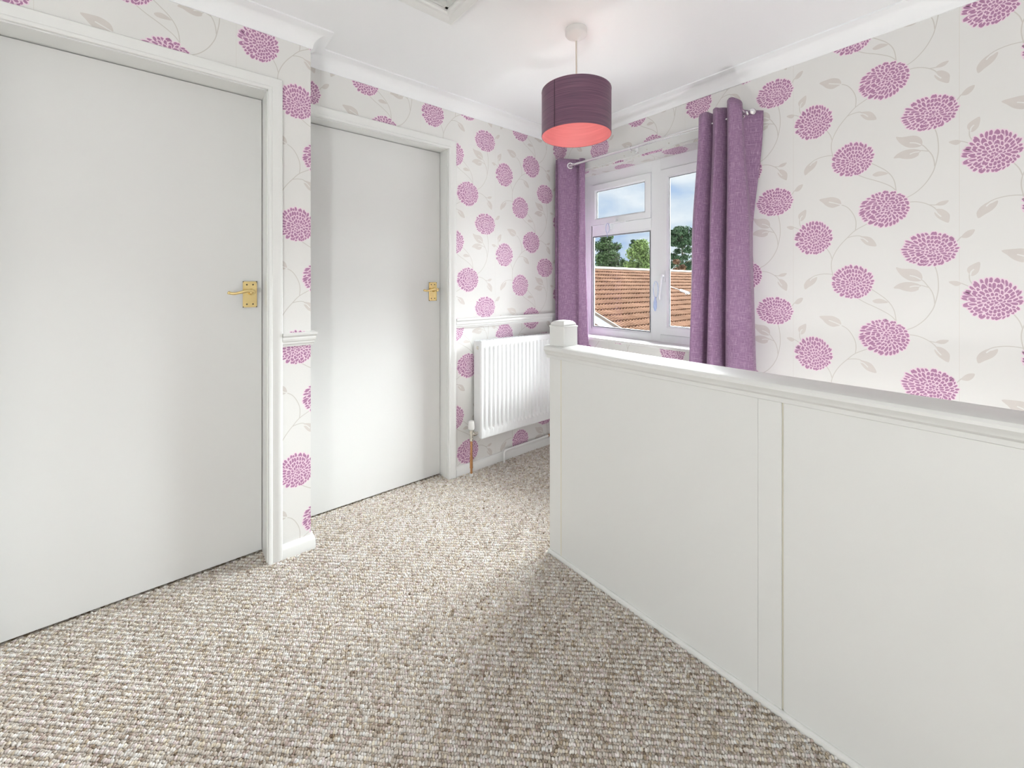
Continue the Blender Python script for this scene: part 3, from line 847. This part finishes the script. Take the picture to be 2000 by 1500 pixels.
curtain('curtain', RTp, RM, RB, 2.125, 0.60, 'wide purple eyelet curtain with deep folds at the right of the window',
        [(-0.852, 2.245, ZP, 1.0, -0.12), (-1.068, 2.260, ZP, -0.9, -0.3)], [-0.055, -0.012, 0.004, -0.004, 0.006, 0.0, 0.012, 0.028, 0.022, -0.02, -0.035])

# ------------------------------------------------------------------ half wall with newel and capping rail
PY = 1.305
hw = empty('stair_half_wall', (0.0, PY, 0), 'cream panelled half wall with moulded top rail guarding the stairs', 'balustrade')
nx0, nx1, ny0, ny1 = -1.302, -1.213, PY, PY + .088
put(MB().box((nx1 - .004, PY + .010, 0.0), (XR, PY + .082, 0.875)).build('core', M['cream'], recalc=False), hw)
def panel(x0, x1, y, nm='panel'):
    return put(MB().box((x0, y, 0.014), (x1, PY + .0102, 0.876)).build(nm, M['cream'], bevel=0.0012), hw)
panel(-1.228, -0.4525, PY - .001)
b_ = panel(-0.4522, -0.3925, PY - .0012, 'joint_strip')
put(MB().box((-0.3925, PY + .0035, 0.014), (-0.3885, PY + .0101, 0.876)).build('filler_line', M['groove']), hw)
put(MB().box((-1.2330, PY - .0006, 0.014), (-1.2285, PY + .0100, 0.876)).build('filler_line', M['groove']), hw)
panel(-0.3885, XR, PY - .001)
# newel
mb = MB().box((nx0, ny0, 0.0), (nx1, ny1, 1.016))
nw = put(mb.build('newel_post', M['cream'], bevel=0.004), hw)
cap = MB()
hs = 0.0445; cxn, cyn = (nx0 + nx1) / 2, (ny0 + ny1) / 2
lay = [(hs, 1.010), (hs + .001, 1.016), (hs - .006, 1.019), (hs - .005, 1.024), (hs - .009, 1.031), (hs - .016, 1.037), (hs - .026, 1.040), (0.0, 1.041)]
k = 0
for s_, z in lay: cap.v += [(cxn - s_, cyn - s_, z), (cxn + s_, cyn - s_, z), (cxn + s_, cyn + s_, z), (cxn - s_, cyn + s_, z)]
for i in range(len(lay) - 1):
    for j in range(4):
        j2 = (j + 1) % 4; cap.f.append((i*4+j, i*4+j2, (i+1)*4+j2, (i+1)*4+j)); cap.m.append(0)
cp_ = cap.build('newel_cap', M['cream'], smooth=True, angle=35); cp_.parent = nw; cp_.matrix_parent_inverse = Matrix.Translation(hw.location).inverted() @ Matrix.Identity(4)
cp_.matrix_parent_inverse = nw.matrix_world.inverted() if False else Matrix.Identity(4)
# rail: symmetrical moulded capping
half = [(0.048, 0.0), (0.052, 0.002), (0.053, 0.014), (0.058, 0.017), (0.062, 0.021), (0.063, 0.026), (0.066, 0.030), (0.071, 0.038), (0.071, 0.046), (0.066, 0.053), (0.055, 0.057), (0.030, 0.0585)]
prof = half + [(-a, b) for a, b in half[::-1]]
yc = PY + .046
mb = MB().sweep([(nx0 - .012, yc, 0.871), (XR, yc, 0.871)], (0, 0, 1), prof)
put(mb.build('top_rail', M['cream'], smooth=True, angle=30), hw)
# bead at carpet
bd = [(0, 0), (0.011, 0), (0.011, 0.010), (0.009, 0.015), (0.004, 0.018), (0, 0.018)]
mb = MB().sweep([(XR, PY - .001, 0), (nx0, PY - .001, 0)], (0, 0, 1), bd)
put(mb.build('base_bead', M['cream'], smooth=True, angle=30), hw)

# ------------------------------------------------------------------ radiator, valve, pipes
RX, RY0, RY1, RZ0, RZ1 = -2.080, 1.486, 2.165, 0.232, 0.846
rad = empty('radiator', (-2.13, 1.8, 0.23), 'white fluted panel radiator fixed to the left wall under the dado rail', 'radiator')
mb = MB()
pitch = 0.0345; nfl = int((RY1 - RY0 - 0.03) / pitch); ys, xs = [RY0, RY0 + .004, RY0 + 0.016], [RX - .006, RX, RX]
y = RY0 + 0.018
prof_y, prof_d = [], []
while y + pitch < RY1 - 0.012:
    for a, d in ((0.0, 0.0), (0.003, -0.006), (0.006, -0.011), (0.013, -0.011), (0.016, -0.006), (0.019, 0.0)):
        prof_y.append(y + a); prof_d.append(d)
    y += pitch
prof_y = [RY0, RY0 + .003, RY0 + .010] + prof_y + [RY1 - .010, RY1 - .003, RY1]
prof_d = [-0.012, -0.001, 0.0] + prof_d + [0.0, -0.001, -0.012]
zl = [(RZ0, 0, -0.012), (RZ0 + .003, 0, -.001), (RZ0 + .010, 0, 0), (RZ0 + .050, 0, 0), (RZ0 + .062, 0.7, 0), (RZ0 + .072, 1, 0), (RZ1 - .055, 1, 0), (RZ1 - .046, 0.7, 0), (RZ1 - .036, 0, 0), (RZ1 - .010, 0, 0), (RZ1 - .003, 0, -.001), (RZ1, 0, -0.012)]
ny_ = len(prof_y)
for z, am, e_ in zl:
    for yy, dd in zip(prof_y, prof_d):
        flat = dd if (yy < RY0 + .011 or yy > RY1 - .011) else dd * am
        mb.v.append((RX + min(flat, e_) if e_ < 0 else RX + flat, yy, z))
for i in range(len(zl) - 1):
    for j in range(ny_ - 1):
        mb.f.append((i*ny_+j, i*ny_+j+1, (i+1)*ny_+j+1, (i+1)*ny_+j)); mb.m.append(0)
mb.box((RX - .034, RY0 + .004, RZ0 + .004), (RX - .0125, RY1 - .004, RZ1 - .004))
put(mb.build('front_panel', M['radiator'], smooth=True, angle=35, recalc=True), rad)
for yy, s_ in ((RY0, 1), (RY1, -1)):
    a, b = sorted((yy - 0.0015 * s_, yy + 0.0015 * s_))
    sc_ = MB().box((X2 + .028, a, RZ0 + .012), (RX - .010, b, RZ1 - .006))
    put(sc_.build('side_cover', M['radiator'], bevel=0.0006), rad)
mb = MB()
for i in range(24):
    ya = RY0 + .01 + i * (RY1 - RY0 - .02) / 24
    mb.box((X2 + .032, ya, RZ1 - .010), (RX - .014, ya + 0.012, RZ1 - .007))
mb.box((X2 + .028, RY0 + .002, RZ1 - .012), (X2 + .033, RY1 - .002, RZ1 - .004)); mb.box((RX - .018, RY0 + .002, RZ1 - .012), (RX - .012, RY1 - .002, RZ1 - .004))
put(mb.build('top_grille', M['radiator'], recalc=False), rad)
put(MB().lathe([(0.0, 0.006), (0.006, 0.006), (0.006, 0.004), (0.011, 0.004), (0.012, 0.0)], (-2.118, RY0 - .0015, 0.800), (0, -1, 0), 16).build('bleed_plug', M['steel'], smooth=True), rad)
for yy in (1.62, 2.03):
    put(MB().box((X2 + .0006, yy, 0.30), (RX - .029, yy + .03, 0.78)).build('wall_bracket', M['radiator']), rad)
vx, vy = -2.120, 1.438
hv = [(0, 0.292), (0.0115, 0.292), (0.0195, 0.298), (0.0205, 0.318), (0.0195, 0.322), (0.0195, 0.326), (0.0185, 0.342), (0.0165, 0.349), (0.0105, 0.353), (0, 0.353)]
put(MB().lathe(hv, (vx, vy, 0), (0, 0, 1), 22).build('thermostat_head', M['plastic'], smooth=True, angle=35), rad)
vb = MB().lathe([(0, 0.222), (0.009, 0.222), (0.0115, 0.224), (0.0115, 0.240), (0.009, 0.243), (0.009, 0.275), (0.014, 0.277), (0.014, 0.292), (0, 0.292)], (vx, vy, 0), (0, 0, 1), 16)
vb.lathe([(0.0085, 0), (0.0085, 0.018), (0.0135, 0.020), (0.0135, 0.032), (0.010, 0.034), (0.010, 0.052), (0, 0.052)], (vx, vy, 0.262), (0, 1, 0), 14)
put(vb.build('valve_body', M['steel'], smooth=True, angle=35), rad)
cpb = MB().tube([(vx, vy, 0.226), (vx, vy, 0.012)], 0.0075, 14).tube([(vx, vy, 0.118), (vx, vy, 0.060)], 0.0095, 14)
cpb.tube([(vx, vy, 0.121), (vx, vy, 0.116)], 0.0105, 14).tube([(vx, vy, 0.062), (vx, vy, 0.056)], 0.0105, 14)
put(cpb.build('copper_pipe', M['copper'], smooth=True, angle=40), rad)
put(MB().tube([(vx, vy, 0.022), (vx, vy, 0.0)], 0.0095, 12).build('pipe_collar', M['plastic'], smooth=True), rad)
pp = [(-2.146, 1.722, 0.0), (-2.146, 1.722, 0.066), (-2.146, 1.725, 0.075), (-2.146, 1.734, 0.081), (-2.146, 1.80, 0.082), (-2.146, 2.142, 0.084)]
wp = tag(MB().tube(pp, 0.0075, 12).build('heating_pipe', M['gloss'], smooth=True, angle=60), 'thin white pipe running along the skirting beneath the radiator', 'pipe')
MB().tube([(-2.146, 2.138, 0.084), (-2.146, 2.175, 0.084)], 0.0098, 12).tube([(-2.146, 2.172, 0.080), (-2.146, 2.172, 0.17), (-2.122, 2.182, 0.20), (-2.10, 2.19, 0.26)], 0.0075, 12).build('copper_elbow', M['copper'], wp, smooth=True, angle=40)

# ------------------------------------------------------------------ pendant lamp
LX, LY = -1.226, 1.398
lamp = empty('pendant_lamp', (LX, LY, ZC), 'plum drum shade pendant with salmon lining hanging from the ceiling', 'lamp')
rose = [(0, -0.0005), (0.048, -0.0005), (0.049, -0.004), (0.048, -0.022), (0.044, -0.028), (0.020, -0.040), (0.009, -0.048), (0.006, -0.052), (0, -0.052)]
put(MB().lathe(rose, (LX, LY, ZC), (0, 0, 1), 32).build('ceiling_rose', M['plastic'], smooth=True, angle=35), lamp)
ZT, ZB, SR = 2.068, 1.866, 0.1545
put(MB().tube([(LX, LY, ZC - .05), (LX + .002, LY, 2.18), (LX, LY, 2.03)], 0.0036, 8).build('flex', M['cord'], smooth=True), lamp)
so = [(SR, ZB), (SR + .0008, ZB + .004), (SR, ZB + .006), (SR, ZT - .006), (SR + .0008, ZT - .004), (SR, ZT)]
shade = put(MB().lathe(so, (LX, LY, 0), (0, 0, 1), 96).build('shade', M['shade_out'], smooth=True, recalc=False), lamp)
si = [(SR - .0005, ZB + .0005), (SR - .0022, ZB + .001), (SR - .0025, ZT - .001), (SR - .0005, ZT - .0005)]
MB().lathe(si, (LX, LY, 0), (0, 0, 1), 96).build('shade_lining', M['shade_in'], None, smooth=True, recalc=False)
lin = bpy.data.objects['shade_lining']; lin.parent = shade; lin.matrix_parent_inverse = Matrix.Identity(4)
# seam strip down the shade
sa = math.atan2(-(LY), -(LX)) - 0.62
m_ = MB()
m_.add([(LX + (SR + .0012) * math.cos(sa + d), LY + (SR + .0012) * math.sin(sa + d), z) for z in (ZB + .001, ZT - .001) for d in (-.012, .012)], [(0, 1, 3, 2)])
sm = m_.build('seam', M['seam_dark']); sm.parent = shade
# spider fitting, holder, bulb
sp_ = MB()
for g in (0.4, 2.494, 4.588):
    sp_.tube([(LX, LY, ZT - .028), (LX + (SR - .003) * math.cos(g), LY + (SR - .003) * math.sin(g), ZT - .004)], 0.0018, 6)
sp_.tube([(LX, LY, ZT - .024), (LX, LY, ZT - .032)], 0.021, 16)
put(sp_.build('spider_ring', M['plastic'], smooth=True, angle=40), lamp)
put(MB().lathe([(0, 0.02), (0.012, 0.018), (0.019, 0.0), (0.019, -0.045), (0.014, -0.05), (0, -0.05)], (LX, LY, ZT - .02), (0, 0, 1), 18).build('bulb_holder', M['plastic'], smooth=True, angle=35), lamp)
bz = ZT - .105
bl = [(0.013, 0.040), (0.014, 0.028), (0.022, 0.014), (0.029, 0.0), (0.0275, -0.014), (0.020, -0.025), (0.008, -0.031), (0, -0.032)]
put(MB().lathe(bl, (LX, LY, bz), (0, 0, 1), 20).build('bulb', emit_mat('warm_bulb', (1.0, 0.88, 0.72), 4.0), smooth=True), lamp)
pl_ = bpy.data.lights.new('pendant_bulb_light', 'POINT'); pl_.energy = PENDANT_W; pl_.color = (1.0, 0.88, 0.74); pl_.shadow_soft_size = 0.033
po = bpy.data.objects.new('pendant_bulb_light', pl_); po.location = (LX, LY, bz - 0.002); C.objects.link(po); put(po, lamp)

# added fill light: unseen glowing globe on a stand behind the viewpoint
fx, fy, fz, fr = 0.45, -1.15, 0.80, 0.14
fl = empty('fill_light_rear', (fx, fy, 0), 'added fill light, a glowing globe on a stand behind the viewpoint', 'lamp')
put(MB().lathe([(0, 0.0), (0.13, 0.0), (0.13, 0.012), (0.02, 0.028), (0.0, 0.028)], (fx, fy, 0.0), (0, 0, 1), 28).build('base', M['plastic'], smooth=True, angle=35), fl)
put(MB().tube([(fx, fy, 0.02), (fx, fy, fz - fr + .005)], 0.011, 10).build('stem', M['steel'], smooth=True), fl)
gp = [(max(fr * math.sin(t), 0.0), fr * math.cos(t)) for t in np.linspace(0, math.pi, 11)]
put(MB().lathe(gp, (fx, fy, fz), (0, 0, 1), 16).build('globe', emit_mat('fill_globe_glow', FILL_TINT, FILL_GLOBE_W / (math.pi * 4 * math.pi * fr * fr)), smooth=True), fl)

# second added fill light, hidden low in the stairwell
sl = empty('fill_light_stairs', (-0.15, 1.42, -0.55), 'added fill light, a round glowing dome hidden low in the stairwell', 'lamp')
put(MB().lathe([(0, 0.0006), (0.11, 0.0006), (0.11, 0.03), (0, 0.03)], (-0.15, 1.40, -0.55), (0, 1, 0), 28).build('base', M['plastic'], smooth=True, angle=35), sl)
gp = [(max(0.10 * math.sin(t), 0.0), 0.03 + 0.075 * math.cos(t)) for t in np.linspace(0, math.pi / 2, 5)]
put(MB().lathe(gp, (-0.15, 1.40, -0.55), (0, 1, 0), 14).build('diffuser', emit_mat('fill_stairs_glow', FILL_TINT, FILL_STAIR_W / (math.pi * 0.055)), smooth=True), sl)

# ------------------------------------------------------------------ loft hatch
lh = empty('loft_hatch', ((HX0 + HX1) / 2, (HY0 + HY1) / 2, ZC), 'square loft hatch with white moulded surround in the ceiling', 'loft hatch')
mo = [(0.0, 0.0), (0.0, -0.010), (0.006, -0.016), (0.014, -0.016), (0.020, -0.013), (0.034, -0.020), (0.046, -0.022), (0.054, -0.019), (0.058, -0.012), (0.058, -0.0006), (0, -0.0006)]
mb = MB()
P4 = [(HX0, HY0), (HX1, HY0), (HX1, HY1), (HX0, HY1)]
k0 = len(mb.v); q = len(mo)
for (x, y), (sx, sy) in zip(P4, ((-1, -1), (1, -1), (1, 1), (-1, 1))):
    for a, b in mo: mb.v.append((x + sx * a, y + sy * a, ZC + b))
for i in range(4):
    for j in range(q):
        j2 = (j + 1) % q; i2 = (i + 1) % 4
        mb.f.append((k0+i*q+j, k0+i2*q+j, k0+i2*q+j2, k0+i*q+j2)); mb.m.append(0)
put(mb.build('surround', M['gloss'], smooth=True, angle=30), lh)
put(MB().box((HX0 + .002, HY0 + .002, ZC + .055), (HX1 - .002, HY1 - .002, ZC + .075)).build('hatch_panel', M['plaster']), lh)
st_ = MB()
for a, b in (((HX0, HY0, ZC), (HX0 + .012, HY1, ZC + .055)), ((HX1 - .012, HY0, ZC), (HX1, HY1, ZC + .055)), ((HX0, HY0, ZC), (HX1, HY0 + .012, ZC + .055)), ((HX0, HY1 - .012, ZC), (HX1, HY1, ZC + .055))): st_.box(a, b)
put(st_.build('lining', M['cream'], recalc=False), lh)

# ------------------------------------------------------------------ outside: neighbour's roof
GZ = -2.7
struct(MB().box((-140, YO + .02, GZ - .2), (90, 200, GZ)).build('ground', M['bounce_ground'], recalc=False), 'unseen ground outside, coloured pale to bounce light indoors', 'ground')
RXR, RZR, RYE, PIT = -10.5, 1.827, 8.98, math.radians(23.6)     # ridge x and height, gable end y, pitch
nb = empty('neighbour_house', (RXR, RYE, GZ), 'neighbouring house with a terracotta tiled roof seen through the window', 'house')
cp1, sp1 = math.cos(PIT), math.sin(PIT)
def roofp(s, y, h): return (RXR + s * cp1 + h * sp1, y, RZR - s * sp1 + h * cp1)
GA, TWD = 0.336, 0.30
RYF = RYE + 84 * TWD
NR = 22
# solid body under the tiles
eave = roofp(NR * GA, RYE, -0.06)
mb = MB()
wv = [(RXR - 7.2, RZR - 7.2 * math.tan(PIT) - .12), (RXR, RZR - .12), (eave[0], eave[2] - .05), (eave[0] - .4, GZ), (RXR - 6.8, GZ)]
for yy in (RYE + .12, RYF - .1):
    mb.v += [(x, yy, z) for x, z in wv]
n5 = 5
mb.f += [tuple(range(5)), tuple(range(9, 4, -1))] + [(i, (i+1) % 5, 5 + (i+1) % 5, 5 + i) for i in range(5)]; mb.m += [0] * 7
put(mb.build('walls', M['brick_far']), nb)
bw = [roofp(0, 0, -.02), roofp(NR * GA, 0, -.02), roofp(NR * GA, 0, -.24), roofp(0, 0, -.24)]
mb = MB(); mb.v = [(x, RYE + .02, z) for x, _, z in bw] + [(x, RYE + .06, z) for x, _, z in bw]
mb.f = [(0, 1, 2, 3), (7, 6, 5, 4), (0, 4, 5, 1), (1, 5, 6, 2), (2, 6, 7, 3), (3, 7, 4, 0)]; mb.m = [0] * 6
put(mb.build('bargeboard', M['fascia']), nb)
mb = MB(); vg = [roofp(0.1, 0, .05), roofp(NR * GA, 0, .05), roofp(NR * GA, 0, -.03), roofp(0.1, 0, -.03)]
mb.v = [(x, RYE - .005, z) for x, _, z in vg] + [(x, RYE + .05, z) for x, _, z in vg]
mb.f = [(0, 1, 2, 3), (7, 6, 5, 4), (0, 4, 5, 1), (1, 5, 6, 2), (2, 6, 7, 3), (3, 7, 4, 0)]; mb.m = [0] * 6
put(mb.build('verge_mortar', M['lead']), nb)
# back slope
mb = MB(); mb.v = [(RXR, RYE, RZR), (RXR, RYF, RZR), (RXR - 7.4, RYF, RZR - 7.4 * math.tan(PIT)), (RXR - 7.4, RYE, RZR - 7.4 * math.tan(PIT)),
        (RXR, RYE, RZR - .1), (RXR, RYF, RZR - .1), (RXR - 7.4, RYF, RZR - 7.4 * math.tan(PIT) - .1), (RXR - 7.4, RYE, RZR - 7.4 * math.tan(PIT) - .1)]
mb.f = [(0, 1, 2, 3), (7, 6, 5, 4), (0, 4, 5, 1), (1, 5, 6, 2), (2, 6, 7, 3), (3, 7, 4, 0)]; mb.m = [0] * 6
put(mb.build('rear_slope', M['tile']), nb)
# one double-roll tile: across y, down the slope s, height h
def tile_geo():
    ys_, hs_ = [], []
    for rll in (0.0, 0.15):
        for a, h in ((0.0, 0.0), (0.030, -.003), (0.075, -.004), (0.086, 0.016), (0.098, 0.046), (0.116, 0.056), (0.134, 0.042), (0.148, 0.004)):
            ys_.append(rll + a); hs_.append(h)
    n = len(ys_); V = []
    for y_, h_ in zip(ys_, hs_): V.append((0.0, y_, h_ * (0.30 if h_ > 0 else 1)))
    for y_, h_ in zip(ys_, hs_): V.append((0.42, y_, h_ + 0.024))
    for y_, h_ in zip(ys_, hs_): V.append((0.417, y_, h_ + 0.024 - (0.022 if h_ < 0.005 else 0.009)))
    F = [(i, i+1, n+i+1, n+i) for i in range(n-1)] + [(n+i, n+i+1, 2*n+i+1, 2*n+i) for i in range(n-1)]
    return np.array(V), F
TV_, TF_ = tile_geo()
def tile_world(r, c):
    s0 = 0.06 + r * GA - 0.02
    return np.array([roofp(s0 + v[0], RYE + c * TWD + v[1], v[2] + 0.012) for v in TV_])
tme = bpy.data.meshes.new('roof_tile')
tme.from_pydata([(v[0] * cp1 + v[2] * sp1, v[1], -v[0] * sp1 + v[2] * cp1) for v in TV_], [], TF_)
tme.materials.append(M['tile']); tme.polygons.foreach_set('use_smooth', [i < 15 for i in range(len(TF_))])
cand, rest = [], []
for r in range(NR):
    for c in range(84):
        p = roofp(0.06 + r * GA + .2, RYE + (c + .5) * TWD, 0.03)
        px_, py_, dep = proj(p)
        vis = (1158 < px_ < 1276 and py_ < 652) or (1308 < px_ < 1368 and py_ < 650)
        (cand if vis else rest).append((dep, r, c))
cand.sort()
rest += cand[300:]
rt = random.Random(8)
for dep, r, c in cand[:300]:
    o = bpy.data.objects.new('roof_tile', tme); C.objects.link(o); o.parent = nb
    b_ = roofp(0.04 + r * GA, RYE + c * TWD, 0.012 + rt.uniform(-.002, .003))
    o.location = Vector(b_) - Vector(nb.location)
mb = MB()
for dep, r, c in rest: mb.add(tile_world(r, c), TF_)
ro = mb.build('roof_tiles', M['tile'], nb, recalc=False); ro.matrix_parent_inverse = Matrix.Translation(nb.location).inverted()
tag(ro, kind='stuff')
# ridge tiles
rme = MB()
sg = 8; kk = []
for y_ in (0.0, 0.445):
    for i in range(sg + 1):
        g = math.pi * (i / sg) ; kk.append((0.145 * math.cos(g), y_, 0.10 * math.sin(g)))
rme.v = kk; rme.f = [(i, i+1, sg+1+i+1, sg+1+i) for i in range(sg)] + [tuple(range(sg, -1, -1)), tuple(range(sg+1, 2*sg+2))]; rme.m = [0] * len(rme.f)
ridge0 = rme.build('ridge_tile', [M['lead']], nb, smooth=True, angle=40)
for i in range(int(25.2 / 0.45)):
    o = ridge0 if i == 0 else ridge0.copy()
    if i: C.objects.link(o); o.parent = nb
    o.location = Vector((RXR, RYE + i * 0.45, RZR + .0 + rt.uniform(-.006, .006))) - Vector(nb.location)

# overhead cable with a white sleeve, from the eaves to the neighbour's roof
pa = np.array(roofp(1.0, 0, 0)); 
A = at_depth(1345.5, 572.5, 9.0); B = at_depth(1329.5, 567.0, 10.0); D_ = (B - A)
far = B + D_ * 4.2; nearp = np.array([-0.40, YO + .05, 2.55])
path = [tuple(nearp), tuple((nearp + A) / 2 + np.array([0, 0, -.10])), tuple(A), tuple(B), tuple(far)]
cb = tag(MB().tube([tuple(p) for p in catmull(path, 6)], 0.008, 6).build('overhead_cable', M['black'], smooth=True), 'thin overhead cable with a white sleeve in front of the tiled roof', 'cable')
MB().tube([tuple(A), tuple((A + B) / 2), tuple(B)], 0.028, 8).build('cable_sleeve', M['fascia'], cb, smooth=True, angle=40)

# ------------------------------------------------------------------ trees
def tree(name, label, px, top, half_w, dep, c0, c1, seed, nleaf, leaf, shape='round', base=None):
    rng = np.random.default_rng(seed)
    foot = at_depth(px, HY, dep); H = (HY - top) / FPX * dep + EYE - GZ; Rr = half_w / FPX * dep
    root = empty(name, (foot[0], foot[1], GZ), label, 'tree' if base is None else 'bush', 'trees beyond the roof')
    # trunk and limbs
    mb = MB(); hh = H * 0.93
    trunk = [(0, 0, 0), (Rr * .03, Rr * .02, hh * .35), (-Rr * .03, Rr * .03, hh * .7), (0, 0, hh * .97)]
    mb.tube(trunk, [H * .022, H * .017, H * .010, H * .003], 7)
    blobs = []
    if shape == 'round':
        for i in range(60):
            t = rng.uniform(0.16, 1.0); g = rng.uniform(0, 6.283); prof_ = math.sin(math.pi * min(1, (t * 0.86 + 0.10))) ** 0.6
            rad_ = Rr * prof_ * rng.uniform(0.35, 0.95) * (1 if t < .9 else .4)
            blobs.append((rad_ * math.cos(g), rad_ * math.sin(g), H * t * 0.97 - Rr * .08, Rr * rng.uniform(.26, .42)))
    elif shape == 'conifer':
        for i in range(46):
            t = rng.uniform(0.12, 0.97); g = rng.uniform(0, 6.283); rad_ = Rr * (1.02 - t ** 1.7) * rng.uniform(.3, 1.0)
            blobs.append((rad_ * math.cos(g), rad_ * math.sin(g), H * t, Rr * rng.uniform(.18, .32) * (1.15 - .5 * t)))
    elif shape == 'pine':
        for i in range(64):
            t = rng.uniform(0.25, 0.98); g = rng.uniform(0, 6.283); rad_ = Rr * (0.25 + 0.85 * math.sin(math.pi * (1.02 - t) ** .8) ** .8) * rng.uniform(.25, 1.0)
            blobs.append((rad_ * math.cos(g), rad_ * math.sin(g), H * t, Rr * rng.uniform(.20, .34)))
    else:
        for i in range(20):
            t = rng.uniform(0.1, 0.92); g = rng.uniform(0, 6.283); rad_ = Rr * (1 - .5 * t) * rng.uniform(.1, .8)
            blobs.append((rad_ * math.cos(g), rad_ * math.sin(g), H * t, Rr * rng.uniform(.28, .45)))
    for bx_, by_, bz_, br in blobs[::2]:
        mb.tube([(0, 0, max(bz_ - br * 1.5, H * .08)), (bx_ * .5, by_ * .5, bz_ - br * .5), (bx_, by_, bz_)], [H * .007, H * .005, H * .002], 5)
    mb.build('trunk', M['bark'], root, smooth=True)
    per = nleaf // len(blobs); V = []
    for bx_, by_, bz_, br in blobs:
        d = rng.normal(size=(per, 3)); d /= np.linalg.norm(d, axis=1)[:, None]
        P = np.array([bx_, by_, bz_]) + d * (br * rng.uniform(.35, 1.05, (per, 1))) * np.array([1.1, 1.1, .8])
        a = rng.normal(size=(per, 3)); a /= np.linalg.norm(a, axis=1)[:, None]; b = np.cross(a, rng.normal(size=(per, 3))); b /= np.linalg.norm(b, axis=1)[:, None]
        s_ = leaf * rng.uniform(.6, 1.3, (per, 1))
        V.append(np.stack([P - a * s_, P + b * s_ * .6, P + a * s_, P - b * s_ * .6], 1))
    V = np.concatenate(V).reshape(-1, 3); V[:, 2] = np.maximum(V[:, 2], .1); nq = len(V) // 4
    me = bpy.data.meshes.new('foliage'); me.from_pydata(V.tolist(), [], (np.arange(nq * 4).reshape(-1, 4)).tolist())
    me.materials.append(leaf_mat(name + '_leaves', c0, c1))
    o = bpy.data.objects.new('foliage', me); C.objects.link(o); o.parent = root
    return root
tree('broad_conifer', 'dark green broad tree at the left edge of the window view', 1186, 457, 34, 85, (0.055, 0.10, 0.05), (0.12, 0.19, 0.075), 1, 15000, 0.24, 'round')
tree('fir_tree', 'dark pointed tree peeping between the two leafy trees', 1236, 464, 19, 98, (0.045, 0.085, 0.055), (0.08, 0.14, 0.075), 2, 7000, 0.23, 'conifer')
tree('leafy_tree', 'bright green leafy tree beside the window mullion', 1252, 469, 33, 78, (0.13, 0.20, 0.06), (0.24, 0.33, 0.12), 3, 15000, 0.22, 'round')
tree('pine_tree', 'tall dark pine standing behind the right pane', 1333, 443, 32, 88, (0.04, 0.085, 0.05), (0.09, 0.15, 0.075), 4, 15000, 0.23, 'pine')
tree('copper_beech', 'red-brown bush above the ridge in the right pane', 1326, 502, 20, 58, (0.10, 0.055, 0.035), (0.24, 0.13, 0.075), 5, 7000, 0.15, 'bush', 1)
tree('pale_shrub', 'pale green shrub top just above the roof ridge', 1213, 516, 9, 52, (0.22, 0.30, 0.12), (0.33, 0.40, 0.19), 6, 2500, 0.09, 'bush', 1)
tree('bright_shrub', 'bright green shrub at the curtain edge above the ridge', 1356, 521, 11, 50, (0.16, 0.26, 0.06), (0.27, 0.38, 0.10), 7, 2500, 0.09, 'bush', 1)
tree('oak_tree', 'rounded green tree mostly hidden behind the narrow curtain', 1128, 462, 32, 88, (0.08, 0.13, 0.05), (0.15, 0.22, 0.09), 9, 6000, 0.18, 'round')
tree('lime_tree', 'green tree mostly hidden behind the wide curtain', 1432, 466, 32, 84, (0.09, 0.15, 0.06), (0.17, 0.25, 0.10), 10, 6000, 0.18, 'round')
